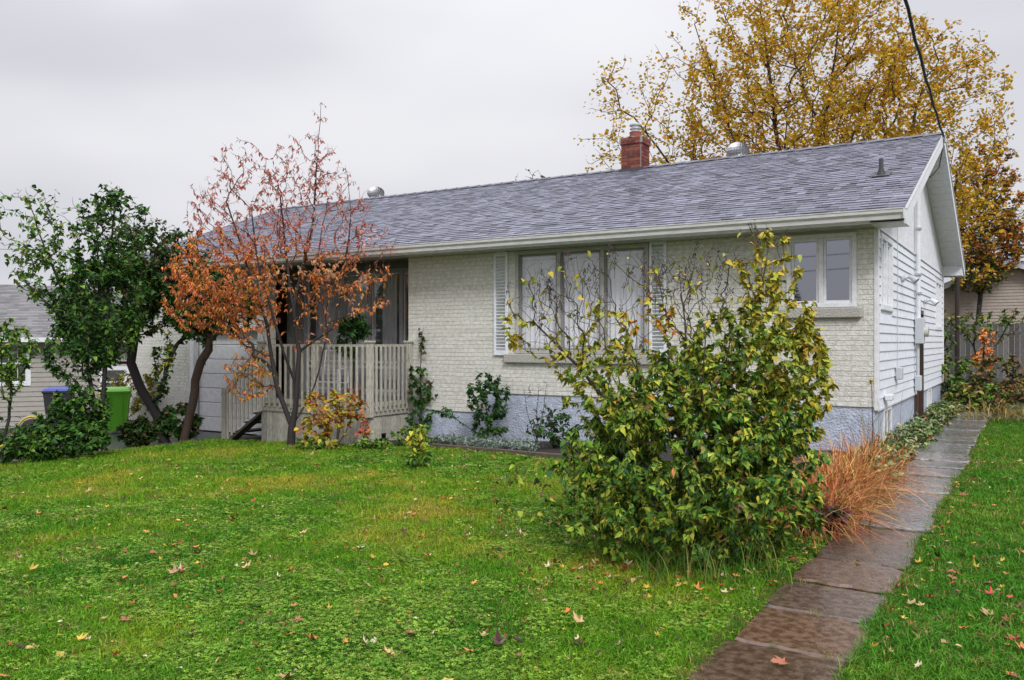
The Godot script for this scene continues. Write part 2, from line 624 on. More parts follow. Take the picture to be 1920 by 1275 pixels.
func wall_cells(m: MB, x0: float, x1: float, y0: float, y1: float, holes: Array, z0: float, z1: float, along_z := false) -> void:   # a wall with openings [x0, x1, y0, y1]
	var xs := [x0, x1]
	for h in holes:
		for k in [h[0], h[1]]:
			if k > x0 and k < x1 and not xs.has(k):
				xs.append(k)
	xs.sort()
	for i in xs.size() - 1:
		var mid: float = (xs[i] + xs[i + 1]) * 0.5
		var ys := [[y0, y1]]
		for h in holes:
			if mid > h[0] and mid < h[1]:
				var out := []
				for s in ys:
					if h[3] <= s[0] or h[2] >= s[1]:
						out.append(s)
						continue
					if h[2] > s[0]:
						out.append([s[0], h[2]])
					if h[3] < s[1]:
						out.append([h[3], s[1]])
				ys = out
		for s in ys:
			if along_z:
				m.box(Vector3(z0, s[0], xs[i]), Vector3(z1, s[1], xs[i + 1]))
			else:
				m.box(Vector3(xs[i], s[0], z0), Vector3(xs[i + 1], s[1], z1))

func cut_runs(x0: float, x1: float, y0: float, y1: float, holes: Array) -> Array:   # [x0, x1] less the openings that the row y0..y1 crosses
	var runs := [[x0, x1]]
	for h in holes:
		if minf(y1, h[3]) - maxf(y0, h[2]) < (y1 - y0) * 0.5:
			continue
		var out := []
		for r in runs:
			if h[1] <= r[0] or h[0] >= r[1]:
				out.append(r)
				continue
			if h[0] > r[0]:
				out.append([r[0], h[0]])
			if h[1] < r[1]:
				out.append([h[1], r[1]])
		runs = out
	return runs

# a window in its own plane: x to the right, y up, z outwards; panes between the given uprights
func window(parent: Node3D, called: String, at: Transform3D, w: float, h: float, ups: Array, frame: Material, sash: Material, fw := 0.06, sw := 0.045, glazing: Material = mats["glass"]) -> Node3D:
	var o := group_part(parent, called)
	o.transform = at
	var f := MB.new()
	f.soft_box(Vector3(0, 0, -0.09), Vector3(fw, h, 0.02), 0.006)
	f.soft_box(Vector3(w - fw, 0, -0.09), Vector3(w, h, 0.02), 0.006)
	f.soft_box(Vector3(fw, h - fw, -0.09), Vector3(w - fw, h, 0.02), 0.006)
	f.soft_box(Vector3(fw, 0, -0.09), Vector3(w - fw, fw, 0.028), 0.006)
	part(o, "frame", f.mesh(), frame)
	var cuts := [fw]
	for u in ups:
		cuts.append(u - fw * 0.5)
		cuts.append(u + fw * 0.5)
		var b := MB.new()
		b.soft_box(Vector3(u - fw * 0.5, fw, -0.09), Vector3(u + fw * 0.5, h - fw, 0.014), 0.006)
		part(o, "mullion", b.mesh(), frame)
	cuts.append(w - fw)
	for i in range(0, cuts.size(), 2):
		var a: float = cuts[i]
		var b: float = cuts[i + 1]
		var s := MB.new()
		s.soft_box(Vector3(a, fw, -0.07), Vector3(a + sw, h - fw, -0.012), 0.005)
		s.soft_box(Vector3(b - sw, fw, -0.07), Vector3(b, h - fw, -0.012), 0.005)
		s.soft_box(Vector3(a + sw, fw, -0.07), Vector3(b - sw, fw + sw, -0.012), 0.005)
		s.soft_box(Vector3(a + sw, h - fw - sw, -0.07), Vector3(b - sw, h - fw, -0.012), 0.005)
		part(o, "sash", s.mesh(), sash)
		var g := MB.new()
		for zz in [-0.030, -0.034, -0.048, -0.052]:      # double glazing
			g.quad(Vector3(a + sw, fw + sw, zz), Vector3(b - sw, fw + sw, zz), Vector3(b - sw, h - fw - sw, zz), Vector3(a + sw, h - fw - sw, zz))
		part(o, "pane", g.mesh(), glazing)
	return o

func curtain(parent: Node3D, x0: float, x1: float, y0: float, y1: float, z: float, fold: float, deep: float, mt: Material) -> void:
	var m := MB.new()
	var n := int((x1 - x0) / fold * 6)
	for i in n:
		var p := []
		for k in [i, i + 1]:
			var x := lerpf(x0, x1, float(k) / n)
			p.append(Vector3(x, 0, z + sin(x / fold * TAU + sin(x * 7.0) * 0.8) * deep + sin(x * 11.0) * deep * 0.4))
		m.quad(p[0] + Vector3.UP * y0, p[1] + Vector3.UP * y0, p[1] + Vector3.UP * y1, p[0] + Vector3.UP * y1)
	part(parent, "curtain", m.mesh(), mt)

func build_house() -> void:
	var o := thing("bungalow", "long single storey bungalow of cream painted brick with grey shingle roof", "house")
	# ---- openings in the front wall (x0, x1, y0, y1)
	var big := [-5.46, -3.14, 1.30, 2.97]
	var small := [-1.13, -0.23, 1.95, 2.94]
	var front_holes := [big, small]
	# ---- foundation
	var fo := MB.new()
	fo.box(Vector3(-6.03, -0.5, -0.3), Vector3(-0.012, 0.665, -0.018))
	fo.box(Vector3(-7.66, -0.5, -0.3), Vector3(-6.03, 0.305, -0.018))
	part(o, "foundation", fo.mesh(), mats["foundation"])
	var fs := MB.new()
	wall_cells(fs, BACK_Z, -0.3, -0.4, 0.62, [[-1.45, -0.72, 0.14, 0.58], [-5.3, -4.36, -0.4, 0.62], [-7.1, -6.4, 0.16, 0.58]], -0.3, -0.016, true)
	part(o, "foundation", fs.mesh(), mats["foundation"])
	# ---- brick front: mortar bed, then bricks
	var wall := MB.new()
	wall_cells(wall, -7.66, -0.012, 0.305, 3.1, [big, small, [-6.03, 0, 0.0, 0.665]], -0.22, -0.0042)
	var bw := part(o, "brick_wall", wall.mesh(), mats["mortar"])
	bricks(bw, -7.67, 0.0, 0.305, 2.99, [big, small, [-6.03, 0.1, 0.0, 0.664], [-5.66, -2.88, 1.14, 1.30], [-1.25, -0.15, 1.80, 1.95]], true)
	# the return of the brick at the left, into the recess
	var ret := MB.new()
	ret.box(Vector3(-7.66, 0.305, -0.7), Vector3(-7.46, 3.1, -0.22))
	part(bw, "return", ret.mesh(), mats["mortar"])
	# ---- garage front
	var gw := MB.new()
	var gd := [-13.40, -11.45, -0.45, 1.72]
	wall_cells(gw, LEFT_X, -11.2, -0.5, 3.1, [gd], -0.22, -0.009)
	gw.box(Vector3(LEFT_X, -0.5, BACK_Z), Vector3(LEFT_X + 0.2, 3.1, -0.22))
	var gwall := part(o, "garage_wall", gw.mesh(), mats["mortar"])
	bricks(gwall, LEFT_X, -11.2, -0.36, 2.99, [gd, [-13.56, -11.29, -0.5, 1.84]], false)
	garage_door(o, gd)
	recess(o)
	# ---- inside: floor, ceiling, back wall; dark rooms behind the glass
	var room := MB.new()
	room.box(Vector3(LEFT_X + 0.2, 2.99, BACK_Z + 0.1), Vector3(-0.2, 3.03, -1.15))
	room.box(Vector3(LEFT_X + 0.2, 0.25, BACK_Z + 0.1), Vector3(-0.2, 0.30, -1.15))
	room.box(Vector3(-7.46, 0.6, -1.15), Vector3(-0.2, 0.66, -0.22))
	room.box(Vector3(-7.46, 2.99, -1.15), Vector3(-0.2, 3.03, -0.22))
	room.box(Vector3(-2.0, 0.66, -4.0), Vector3(-1.9, 2.99, -0.22))
	room.box(Vector3(-15.4, 0.3, -4.1), Vector3(-0.2, 2.99, -4.0))
	part(o, "inner_wall", room.mesh(), mats["room_paint"])
	var back := MB.new()
	back.box(Vector3(LEFT_X, -0.4, BACK_Z), Vector3(-0.02, 3.1, BACK_Z + 0.1))
	part(o, "back_wall", back.mesh(), mats["white_siding"])
	# ---- front windows
	var w1 := window(o, "window", Transform3D(Basis.IDENTITY, Vector3(big[0], big[2], 0.0)), big[1] - big[0], big[3] - big[2], [0.80, 1.56], mats["grey_trim"], mats["sash_grey"], 0.065, 0.028)
	for i in 25:      # vertical blinds
		var s := MB.new()
		s.obox(Transform3D(Basis(Vector3.UP, 0.55 + rng.randf_range(-0.22, 0.22)), Vector3(0.09 + i * 0.089, 0.83, -0.125)), Vector3(0.044, 0.74, 0.0012))
		part(w1, "blind_slat", s.mesh(), mats["blind"])
	window(o, "window", Transform3D(Basis.IDENTITY, Vector3(small[0], small[2], 0.0)), small[1] - small[0], small[3] - small[2], [0.45], mats["white_trim"], mats["white_trim"], 0.06, 0.035, mats["mirror_glass"])
	# ---- sills
	var s1 := MB.new()
	s1.soft_box(Vector3(-5.65, 1.15, -0.1), Vector3(-2.89, 1.295, 0.07), 0.012)
	part(o, "window_sill", s1.mesh(), mats["sill"])
	var s2 := MB.new()
	s2.soft_box(Vector3(-1.24, 1.81, -0.1), Vector3(-0.16, 1.945, 0.07), 0.012)
	part(o, "window_sill", s2.mesh(), mats["sill"])
	# ---- louvred shutters either side of the big window
	for x in [-5.86, -3.12]:
		var sh := group_part(o, "shutter")
		sh.position = Vector3(x, 1.27 if x < -4 else 1.30, 0.004)
		var f := MB.new()
		f.soft_box(Vector3(0, 0, 0), Vector3(0.045, 1.69, 0.035), 0.004)
		f.soft_box(Vector3(0.225, 0, 0), Vector3(0.27, 1.69, 0.035), 0.004)
		for y in [0.0, 1.63]:
			f.soft_box(Vector3(0.045, y, 0), Vector3(0.225, y + 0.08, 0.034), 0.004)
		part(sh, "stile_frame", f.mesh(), mats["white_siding"])
		var sl := MB.new()
		sl.obox(Transform3D(Basis(Vector3.RIGHT, -0.75), Vector3.ZERO), Vector3(0.09, 0.0045, 0.021))
		var slm := sl.mesh()
		for k in 28:
			var y := 0.11 + k * 0.0545
			if y < 1.61:
				part(sh, "slat", slm, mats["white_siding"], Transform3D(Basis.IDENTITY, Vector3(0.135, y, 0.016)))
	side_wall(o)
	roof(o)

func bricks(parent: Node3D, x0: float, x1: float, y0: float, y1: float, holes: Array, singly: bool) -> void:
	var pitch := 0.0667
	var whole := MB.new()
	whole.soft_box(Vector3(-0.5, -0.0298, -0.012), Vector3(0.5, 0.0298, 0.0), 0.0025)
	var unit := whole.mesh()
	var all := []
	var rows := int((y1 - y0) / pitch)
	for r in rows + 1:
		var y := y0 + r * pitch + 0.005
		if y + 0.057 > y1 + 0.02:
			break
		for run in cut_runs(x0, x1, y, y + 0.057, holes):
			var x: float = run[1]
			var first := true
			while x > run[0] + 0.02:
				var phase := fposmod(-x + (0.27 * 0.4 if r % 2 == 0 else 0.27 * 0.4 + 0.2), 0.4)
				var l := 0.4 - phase if first else 0.4
				if l < 0.06:
					l += 0.4
				first = false
				l = minf(l, x - run[0])
				if l > 0.03:
					all.append([Vector3(x - l * 0.5, y + 0.0285, rng.randf_range(-0.001, 0.0025)), l - 0.007, rng.randi() % 5 if rng.randf() < 0.7 else 1])
				x -= l
	var m := MB.new()
	m.colored = true
	if singly:
		for b in all:
			var p: Vector3 = b[0]
			b.append(p.distance_to(EYE) + (50.0 if p.x < -1.25 and p.x > -2.9 and p.y < 2.5 else 0.0))
		all.sort_custom(func(a, b): return a[3] < b[3])
	var n := 0
	for b in all:
		var p: Vector3 = b[0]
		if singly and n < 300:
			part(parent, "brick", unit, mats["brick%d" % b[2]], Transform3D(Basis.IDENTITY.scaled(Vector3(b[1], 1, 1)), p))
			n += 1
		else:
			var q: Color = mats["brick%d" % b[2]].albedo_color.srgb_to_linear()
			m.col = q
			m.soft_box(p + Vector3(-b[1] * 0.5, -0.0298, -0.012), p + Vector3(b[1] * 0.5, 0.0298, 0), 0.0025)
	var rest := part(parent, "further_bricks", m.mesh(), mat("brick_field", Color.WHITE, 0.6, {vcol = true, tex = tex["brickpaint"], scale = Vector3(1.1, 1.1, 1.1), bump = tex["rough"], bump_scale = 0.7}))
	rest.set_meta("kind", "stuff")

func garage_door(o: Node3D, gd: Array) -> void:
	var g := group_part(o, "garage_door")
	var fr := MB.new()
	fr.soft_box(Vector3(gd[0] - 0.13, -0.4, -0.1), Vector3(gd[0] + 0.01, 1.72, 0.022), 0.006)
	fr.soft_box(Vector3(gd[1] - 0.01, -0.4, -0.1), Vector3(gd[1] + 0.13, 1.72, 0.022), 0.006)
	fr.soft_box(Vector3(gd[0] - 0.15, 1.72, -0.1), Vector3(gd[1] + 0.15, 1.83, 0.03), 0.006)
	part(g, "frame", fr.mesh(), mats["white_trim"])
	var h := 2.12 / 7.0
	for k in 7:
		var p := MB.new()
		p.soft_box(Vector3(gd[0] + 0.012, -0.385 + k * h, -0.16), Vector3(gd[1] - 0.012, -0.385 + (k + 1) * h - 0.008, -0.115), 0.012)
		part(g, "door_panel", p.mesh(), mat("garage_white", Color(0.82, 0.82, 0.86), 0.5, {tex = tex["paint"], scale = Vector3(0.9, 0.9, 0.9)}))

func recess(o: Node3D) -> void:
	# glazed recess behind the porch: tall windows with net curtains, dark header under the eave
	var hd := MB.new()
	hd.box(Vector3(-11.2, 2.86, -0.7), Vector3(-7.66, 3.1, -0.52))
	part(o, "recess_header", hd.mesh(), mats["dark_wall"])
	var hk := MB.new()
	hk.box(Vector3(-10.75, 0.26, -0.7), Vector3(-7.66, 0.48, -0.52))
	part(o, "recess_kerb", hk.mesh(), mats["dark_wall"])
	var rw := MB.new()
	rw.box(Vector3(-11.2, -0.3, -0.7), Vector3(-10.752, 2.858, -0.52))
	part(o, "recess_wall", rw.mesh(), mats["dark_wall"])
	var lintel := MB.new()
	lintel.soft_box(Vector3(-11.2, 2.965, -0.2), Vector3(-7.67, 3.1, -0.02), 0.01)
	part(o, "lintel_beam", lintel.mesh(), mats["dark_wall"])
	var fl := MB.new()
	fl.box(Vector3(-11.2, -0.4, -0.7), Vector3(-7.66, 0.26, -0.02))
	part(o, "recess_floor", fl.mesh(), mats["foundation"])
	var w := window(o, "window", Transform3D(Basis.IDENTITY, Vector3(-10.75, 0.48, -0.55)), 3.09, 2.38, [0.85, 1.72, 2.49, 2.92], mat("dark_frame", Color(0.23, 0.23, 0.24), 0.5), mats["grey_trim"], 0.075, 0.028)
	for y in [0.50, 0.60]:
		var tb := MB.new()
		tb.soft_box(Vector3(0.08, y, -0.07), Vector3(3.01, y + 0.045, 0.006), 0.004)
		part(w, "transom_bar", tb.mesh(), mats["grey_trim"])
	curtain(w, 0.05, 0.85, 0.08, 2.3, -0.3, 0.13, 0.03, mats["curtain"])
	curtain(w, 0.88, 1.62, 0.08, 2.3, -0.3, 0.12, 0.03, mats["curtain"])
	curtain(w, 1.75, 2.1, 0.08, 2.3, -0.35, 0.14, 0.03, mats["curtain"])
	curtain(w, 2.75, 3.05, 0.08, 2.3, -0.2, 0.13, 0.03, mats["curtain"])

func side_wall(o: Node3D) -> void:
	var holes := [[-1.42, -0.30, 1.92, 2.95], [-5.32, -4.34, -0.5, 2.06], [-9.05, -7.75, 1.74, 2.80]]
	var core := MB.new()
	wall_cells(core, BACK_Z, -0.2, 0.60, 3.1, holes, -0.2, 0.0, true)
	var sw := part(o, "side_wall", core.mesh(), mats["white_siding"])
	var rows := 19
	var pitch := (2.985 - 0.62) / rows
	for r in rows:
		var y := 0.62 + r * pitch
		for run in cut_runs(BACK_Z - 0.01, -0.09, y, y + pitch, holes):
			var m := MB.new()
			var a: float = run[0]
			var b: float = run[1]
			m.hexa([Vector3(0, y, b), Vector3(0.026, y, b), Vector3(0.026, y, a), Vector3(0, y, a),
				Vector3(0, y + pitch, b), Vector3(0.007, y + pitch, b), Vector3(0.007, y + pitch, a), Vector3(0, y + pitch, a)])
			part(sw, "siding_board", m.mesh(), mats["white_siding"])
	var tr := MB.new()
	tr.soft_box(Vector3(-0.02, 0.60, -0.09), Vector3(0.035, 2.985, 0.012), 0.006)
	tr.soft_box(Vector3(-0.0, 0.60, BACK_Z - 0.02), Vector3(0.035, 2.985, BACK_Z + 0.06), 0.006)
	part(sw, "corner_post", tr.mesh(), mats["white_trim"])
	var st := MB.new()
	st.soft_box(Vector3(-0.01, 0.585, BACK_Z), Vector3(0.03, 0.62, -5.33), 0.004)
	st.soft_box(Vector3(-0.01, 0.585, -4.33), Vector3(0.03, 0.62, -0.02), 0.004)
	part(sw, "starter_strip", st.mesh(), mats["white_trim"])
	# smooth panel that fills the gable
	var gp := MB.new()
	var top := roof_y(RIDGE_Z) - 0.15
	var low := 2.985
	for sg in [0.0]:
		var a := Vector3(0.0, low, 0.0)
		var b := Vector3(0.0, low, BACK_Z)
		var c := Vector3(0.0, roof_y(BACK_Z) - 0.12, BACK_Z)
		var d := Vector3(0.0, top, RIDGE_Z)
		var e := Vector3(0.0, roof_y(0.0) - 0.12, 0.0)
		var u := Vector3(0.012, 0, 0)
		gp.quad(a + u, b + u, c + u, d + u)
		gp.tri(a + u, d + u, e + u)
		gp.quad(b - u * 4, a - u * 4, d - u * 4, c - u * 4)
		gp.tri(a - u * 4, e - u * 4, d - u * 4)
		gp.quad(a - u * 4, b - u * 4, b + u, a + u)
	part(o, "gable_panel", gp.mesh(), mats["stucco"])
	var dp := MB.new()
	dp.soft_box(Vector3(0.012, 2.972, BACK_Z), Vector3(0.032, 3.0, -0.02), 0.004)
	part(o, "drip_edge", dp.mesh(), mats["white_trim"])
	# windows in the side wall (turned to face +x)
	var turn := Basis(Vector3.UP, PI / 2)
	var a := window(o, "window", Transform3D(turn, Vector3(0.012, 1.92, -0.30)), 1.12, 1.03, [0.56], mats["white_trim"], mats["white_trim"], 0.08, 0.04)
	curtain(a, 0.05, 1.07, 0.05, 1.0, -0.2, 0.1, 0.015, mats["curtain"])
	var b := window(o, "window", Transform3D(turn, Vector3(0.012, 1.74, -7.75)), 1.30, 1.06, [0.65], mats["white_trim"], mats["white_trim"], 0.08, 0.04)
	curtain(b, 0.05, 1.25, 0.05, 1.0, -0.2, 0.1, 0.015, mats["curtain"])
	# basement windows
	window(o, "basement_window", Transform3D(turn, Vector3(-0.01, 0.14, -0.72)), 0.73, 0.44, [0.365], mats["white_trim"], mats["dark_wall"], 0.05, 0.03)
	window(o, "basement_window", Transform3D(turn, Vector3(-0.01, 0.16, -6.4)), 0.70, 0.42, [0.35], mats["white_trim"], mats["dark_wall"], 0.05, 0.03)
	var bk := MB.new()
	bk.box(Vector3(-0.6, 0.0, -1.5), Vector3(-0.55, 0.6, -0.6))
	bk.box(Vector3(-0.6, 0.0, -7.2), Vector3(-0.55, 0.6, -6.3))
	part(o, "basement_wall", bk.mesh(), mats["room_paint"])
	# side door
	var d := group_part(o, "side_door")
	var df := MB.new()
	df.soft_box(Vector3(-0.12, -0.02, -5.32), Vector3(0.04, 2.06, -5.24), 0.006)
	df.soft_box(Vector3(-0.12, -0.02, -4.42), Vector3(0.04, 2.06, -4.34), 0.006)
	df.soft_box(Vector3(-0.12, 1.98, -5.24), Vector3(0.04, 2.06, -4.42), 0.006)
	part(d, "door_frame", df.mesh(), mat("door_brown", Color(0.075, 0.045, 0.035), 0.5, {tex = tex["wood"], scale = Vector3(3, 0.6, 3)}))
	var leaf := MB.new()
	leaf.soft_box(Vector3(-0.09, 0.62, -5.24), Vector3(-0.045, 1.98, -4.42), 0.004)
	part(d, "door_leaf", leaf.mesh(), mats["door_brown"])
	var kick := MB.new()
	kick.soft_box(Vector3(-0.09, 0.0, -5.24), Vector3(-0.04, 0.615, -4.42), 0.004)
	part(d, "kick_panel", kick.mesh(), mat("door_red", Color(0.22, 0.05, 0.04), 0.5, {tex = tex["wood"], scale = Vector3(3, 0.6, 3)}))
	var kn := MB.new()
	kn.lathe(Vector3(0.0, 0.95, -4.5), [[0.0, -0.03], [0.025, -0.015], [0.025, 0.015], [0.0, 0.03]], 10)
	part(d, "door_knob", kn.mesh(), mats["galvanised"])
	# power entry: mast, meter box, conduit, small boxes
	var ms := MB.new()
	ms.tube(PackedVector3Array([Vector3(0.075, 1.9, -4.1), Vector3(0.075, 4.74, -4.1)]), PackedFloat32Array([0.04, 0.04]), 12)
	part(o, "service_mast", ms.mesh(), mats["white_trim"])
	for y in [2.3, 2.62, 3.4]:
		var cl := MB.new()
		cl.soft_box(Vector3(0.03, y, -4.16), Vector3(0.13, y + 0.035, -4.04), 0.004)
		part(o, "mast_clamp", cl.mesh(), mats["galvanised"])
	var mb := group_part(o, "meter_box")
	var mx := MB.new()
	mx.soft_box(Vector3(0.03, 1.46, -4.22), Vector3(0.17, 1.90, -3.98), 0.012)
	part(mb, "housing", mx.mesh(), mats["grey_box"])
	var mg := MB.new()
	for k in 1:
		mg.rod(Vector3(0.17, 1.66, -4.1), Vector3(0.235, 1.66, -4.1), 0.085, 16)
	part(mb, "dial", mg.mesh(), mat("meter_glass", Color(0.55, 0.55, 0.5), 0.15))
	var cd := MB.new()
	cd.tube(PackedVector3Array([Vector3(0.07, 1.47, -4.08), Vector3(0.07, 0.85, -4.08)]), PackedFloat32Array([0.028, 0.028]), 8)
	part(o, "conduit", cd.mesh(), mats["grey_box"])
	var jb := MB.new()
	jb.soft_box(Vector3(0.03, 0.66, -4.16), Vector3(0.13, 0.92, -3.98), 0.012)
	part(o, "junction_box", jb.mesh(), mats["grey_box"])
	var pb := MB.new()
	pb.soft_box(Vector3(0.025, 0.94, -1.86), Vector3(0.11, 1.12, -1.66), 0.012)
	part(o, "utility_box", pb.mesh(), mats["grey_box"])
	var pc := MB.new()
	pc.tube(PackedVector3Array([Vector3(0.04, 1.1, -1.76), Vector3(0.042, 1.9, -1.75), Vector3(0.045, 2.5, -1.77), Vector3(0.04, 3.0, -1.76), Vector3(0.04, 3.7, -1.76)]), PackedFloat32Array([0.006, 0.006, 0.006, 0.006, 0.006]), 5)
	part(o, "wall_cable", pc.mesh(), mats["grey_box"])
	# two flood lamps, unlit
	for p in [Vector3(0.03, 2.46, -2.4), Vector3(0.03, 2.24, -5.6)]:
		var l := group_part(o, "wall_lamp")
		l.position = p
		var bs := MB.new()
		bs.rod(Vector3(0, 0, 0), Vector3(0.03, 0, 0), 0.055, 12)
		bs.bar(Vector3(0.03, 0, 0), Vector3(0.13, 0.02, 0.03), 0.022, 0.022)
		part(l, "bracket", bs.mesh(), mats["grey_box"])
		var hd := MB.new()
		hd.tube(PackedVector3Array([Vector3(0.10, 0.03, 0.02), Vector3(0.15, 0.0, 0.04), Vector3(0.2, -0.05, 0.05)]), PackedFloat32Array([0.03, 0.04, 0.062]), 12)
		hd.disc(Vector3(0.2, -0.05, 0.05), Vector3(0.7, -0.7, 0.1), 0.06, 12)
		part(l, "lamp_head", hd.mesh(), mats["white_trim"] if p.z < -4 else mats["grey_box"])
	# dryer vent low on the wall
	var dv := MB.new()
	dv.soft_box(Vector3(0.03, 0.70, -0.82), Vector3(0.12, 0.78, -0.55), 0.01)
	part(o, "dryer_vent", dv.mesh(), mats["white_trim"])

func roof(o: Node3D) -> void:
	var x0 := -16.0
	var x1 := 0.4
	var eave := Vector3(0, EAVE_Y, EAVE_Z)
	var ridge := Vector3(0, roof_y(RIDGE_Z), RIDGE_Z)
	var beyond := Vector3(0, EAVE_Y, 2.0 * RIDGE_Z - EAVE_Z)
	var t := Vector3(0, -0.03, 0)
	var X0 := Vector3(x0, 0, 0)
	var X1 := Vector3(x1, 0, 0)
	var dk := MB.new()
	for s in [[eave, ridge], [ridge, beyond]]:
		dk.quad(X0 + s[0], X1 + s[0], X1 + s[1], X0 + s[1])
		dk.quad(X0 + s[0] + t, X0 + s[1] + t, X1 + s[1] + t, X1 + s[0] + t)
		dk.quad(X1 + s[0] + t, X1 + s[1] + t, X1 + s[1], X1 + s[0])
		dk.quad(X0 + s[0] + t, X0 + s[0], X0 + s[1], X0 + s[1] + t)
	dk.quad(X0 + eave + t, X1 + eave + t, X1 + eave, X0 + eave)
	var rf := part(o, "roof", dk.mesh(), mats["roof_deck"])
	# shingles in courses on the front slope: tabs of random width, tone and lift
	var up := (ridge - eave).normalized()
	var out := Vector3.RIGHT.cross(up) * -1.0
	if out.y < 0:
		out = -out
	var length := (ridge - eave).length()
	var expo := 0.143
	var tabs := []
	var row := 0
	var s := -0.02
	while s < length - 0.06:
		var x := x1 + 0.01 - rng.randf() * 0.05
		while x > x0:
			var w := rng.randf_range(0.09, 0.25)
			var l := minf(w, x - x0)
			var thick := rng.randf() < 0.5
			tabs.append([x - l * 0.5, s, l - 0.004, 0.012 if thick else 0.007, clampi(int(rng.randfn(4.2 if thick else 2.9, 1.6)), 0, 6)])
			x -= l
		s += expo
		row += 1
	for tb in tabs:
		var p: Vector3 = Vector3(tb[0], 0, 0) + eave + up * tb[1]
		tb.append(p.distance_to(EYE))
	tabs.sort_custom(func(a, b): return a[5] < b[5])
	var f := MB.new()
	f.colored = true
	var units := []
	for h in [0.012, 0.007]:
		var u := MB.new()
		u.colored = true
		tab(u, Transform3D.IDENTITY, 1.0, h, expo)
		units.append(u.mesh())
	var n := 0
	for tb in tabs:
		var x := Transform3D(Basis(Vector3.RIGHT, up, out), Vector3(tb[0], 0, 0) + eave + up * tb[1])
		if n < 300:
			part(rf, "shingle", units[0 if tb[3] > 0.01 else 1], mats["shingle%d" % tb[4]], x * Transform3D(Basis.IDENTITY.scaled(Vector3(tb[2], 1, 1)), Vector3.ZERO))
			n += 1
		else:
			f.col = mats["shingle%d" % tb[4]].albedo_color.srgb_to_linear()
			tab(f, x, tb[2], tb[3], expo)
	part(rf, "further_shingles", f.mesh(), mats["shingle_field"]).set_meta("kind", "stuff")
	# ridge caps
	var cap := MB.new()
	var dn := -up
	var bn := Vector3(0, up.y, -up.z) * -1.0
	for q in [[dn, out], [bn, Vector3(0, out.y, -out.z)]]:
		var a: Vector3 = q[0] * 0.14 + q[1] * 0.014
		var b: Vector3 = Vector3.UP * 0.026
		var lift := Vector3(0, 0.012, 0)
		var xa := Vector3(-0.16, 0, 0)
		var xb := Vector3(0.16, 0, 0)
		if q[0].z > 0:
			cap.quad(a + xa, a + xb + lift, b + xb + lift, b + xa)
			cap.quad(a + xb, b + xb, b + xb + lift, a + xb + lift)
		else:
			cap.quad(a + xb + lift, a + xa, b + xa, b + xb + lift)
			cap.quad(b + xb, a + xb, a + xb + lift, b + xb + lift)
	var cm := cap.mesh()
	for i in 52:
		part(rf, "ridge_cap", cm, mats["shingle%d" % (rng.randi() % 3)], Transform3D(Basis.IDENTITY, ridge + Vector3(x1 - 0.16 - i * 0.313, 0, 0)))
	# soffit, fascia, gutter along the front
	var ns := 41
	for i in ns:
		var b := MB.new()
		var a := lerpf(x0, x1 - 0.05, float(i) / ns)
		b.box(Vector3(a + 0.002, 2.972 + rng.randf_range(0, 0.003), 0.012), Vector3(a + 16.35 / ns - 0.003, 2.99, EAVE_Z - 0.03))
		part(o, "soffit_panel", b.mesh(), mats["soffit"])
	var fa := MB.new()
	fa.box(Vector3(x0, 2.965, EAVE_Z - 0.03), Vector3(x1, EAVE_Y - 0.035, EAVE_Z - 0.005))
	part(o, "fascia", fa.mesh(), mats["white_trim"])
	var gu := MB.new()
	var prof := PackedVector2Array([Vector2(0, 0.0), Vector2(0.075, 0.0), Vector2(0.082, 0.045), Vector2(0.108, 0.075), Vector2(0.112, 0.112), Vector2(0.12, 0.118), Vector2(0.12, 0.126), Vector2(0.106, 0.126), Vector2(0.10, 0.08), Vector2(0.07, 0.05), Vector2(0.066, 0.008), Vector2(0, 0.008)])
	gu.extrude(prof, Vector3(x1 + 0.005, 2.995, EAVE_Z), Vector3(x0, 2.995, EAVE_Z), Vector3.BACK, Vector3.UP)
	gu.box(Vector3(x1 + 0.003, 2.997, EAVE_Z + 0.002), Vector3(x1 + 0.008, 3.12, EAVE_Z + 0.112))
	part(o, "gutter", gu.mesh(), mats["gutter"])
	# gable overhang: rake boards and the strips of its soffit
	for side in [[eave, ridge, 1.0], [beyond, ridge, -1.0]]:
		var a: Vector3 = side[0]
		var b: Vector3 = side[1]
		var rk := MB.new()
		var drop := Vector3(0, -0.17, 0)
		var dz := (b - a)
		var p := X1 + a + Vector3(0, -0.012, 0)
		var q := X1 + b + Vector3(0, -0.012, 0)
		var wx := Vector3(0.025, 0, 0)
		var ring := [p + drop, p + drop + wx, q + drop + wx, q + drop, p, p + wx, q + wx, q]
		if side[2] < 0:
			ring = [q + drop, q + drop + wx, p + drop + wx, p + drop, q, q + wx, p + wx, p]
		rk.hexa(ring)
		part(o, "rake_board", rk.mesh(), mats["white_trim"])
		var tp := MB.new()
		tp.hexa([ring[4] + wx * 0.2, ring[5] + wx * 0.6, ring[6] + wx * 0.6, ring[7] + wx * 0.2, ring[4] + Vector3(0, 0.02, 0) + wx * 0.2, ring[5] + wx * 0.6 + Vector3(0, 0.02, 0), ring[6] + wx * 0.6 + Vector3(0, 0.02, 0), ring[7] + wx * 0.2 + Vector3(0, 0.02, 0)])
		part(o, "drip_edge", tp.mesh(), mats["galvanised"])
		var k := 22
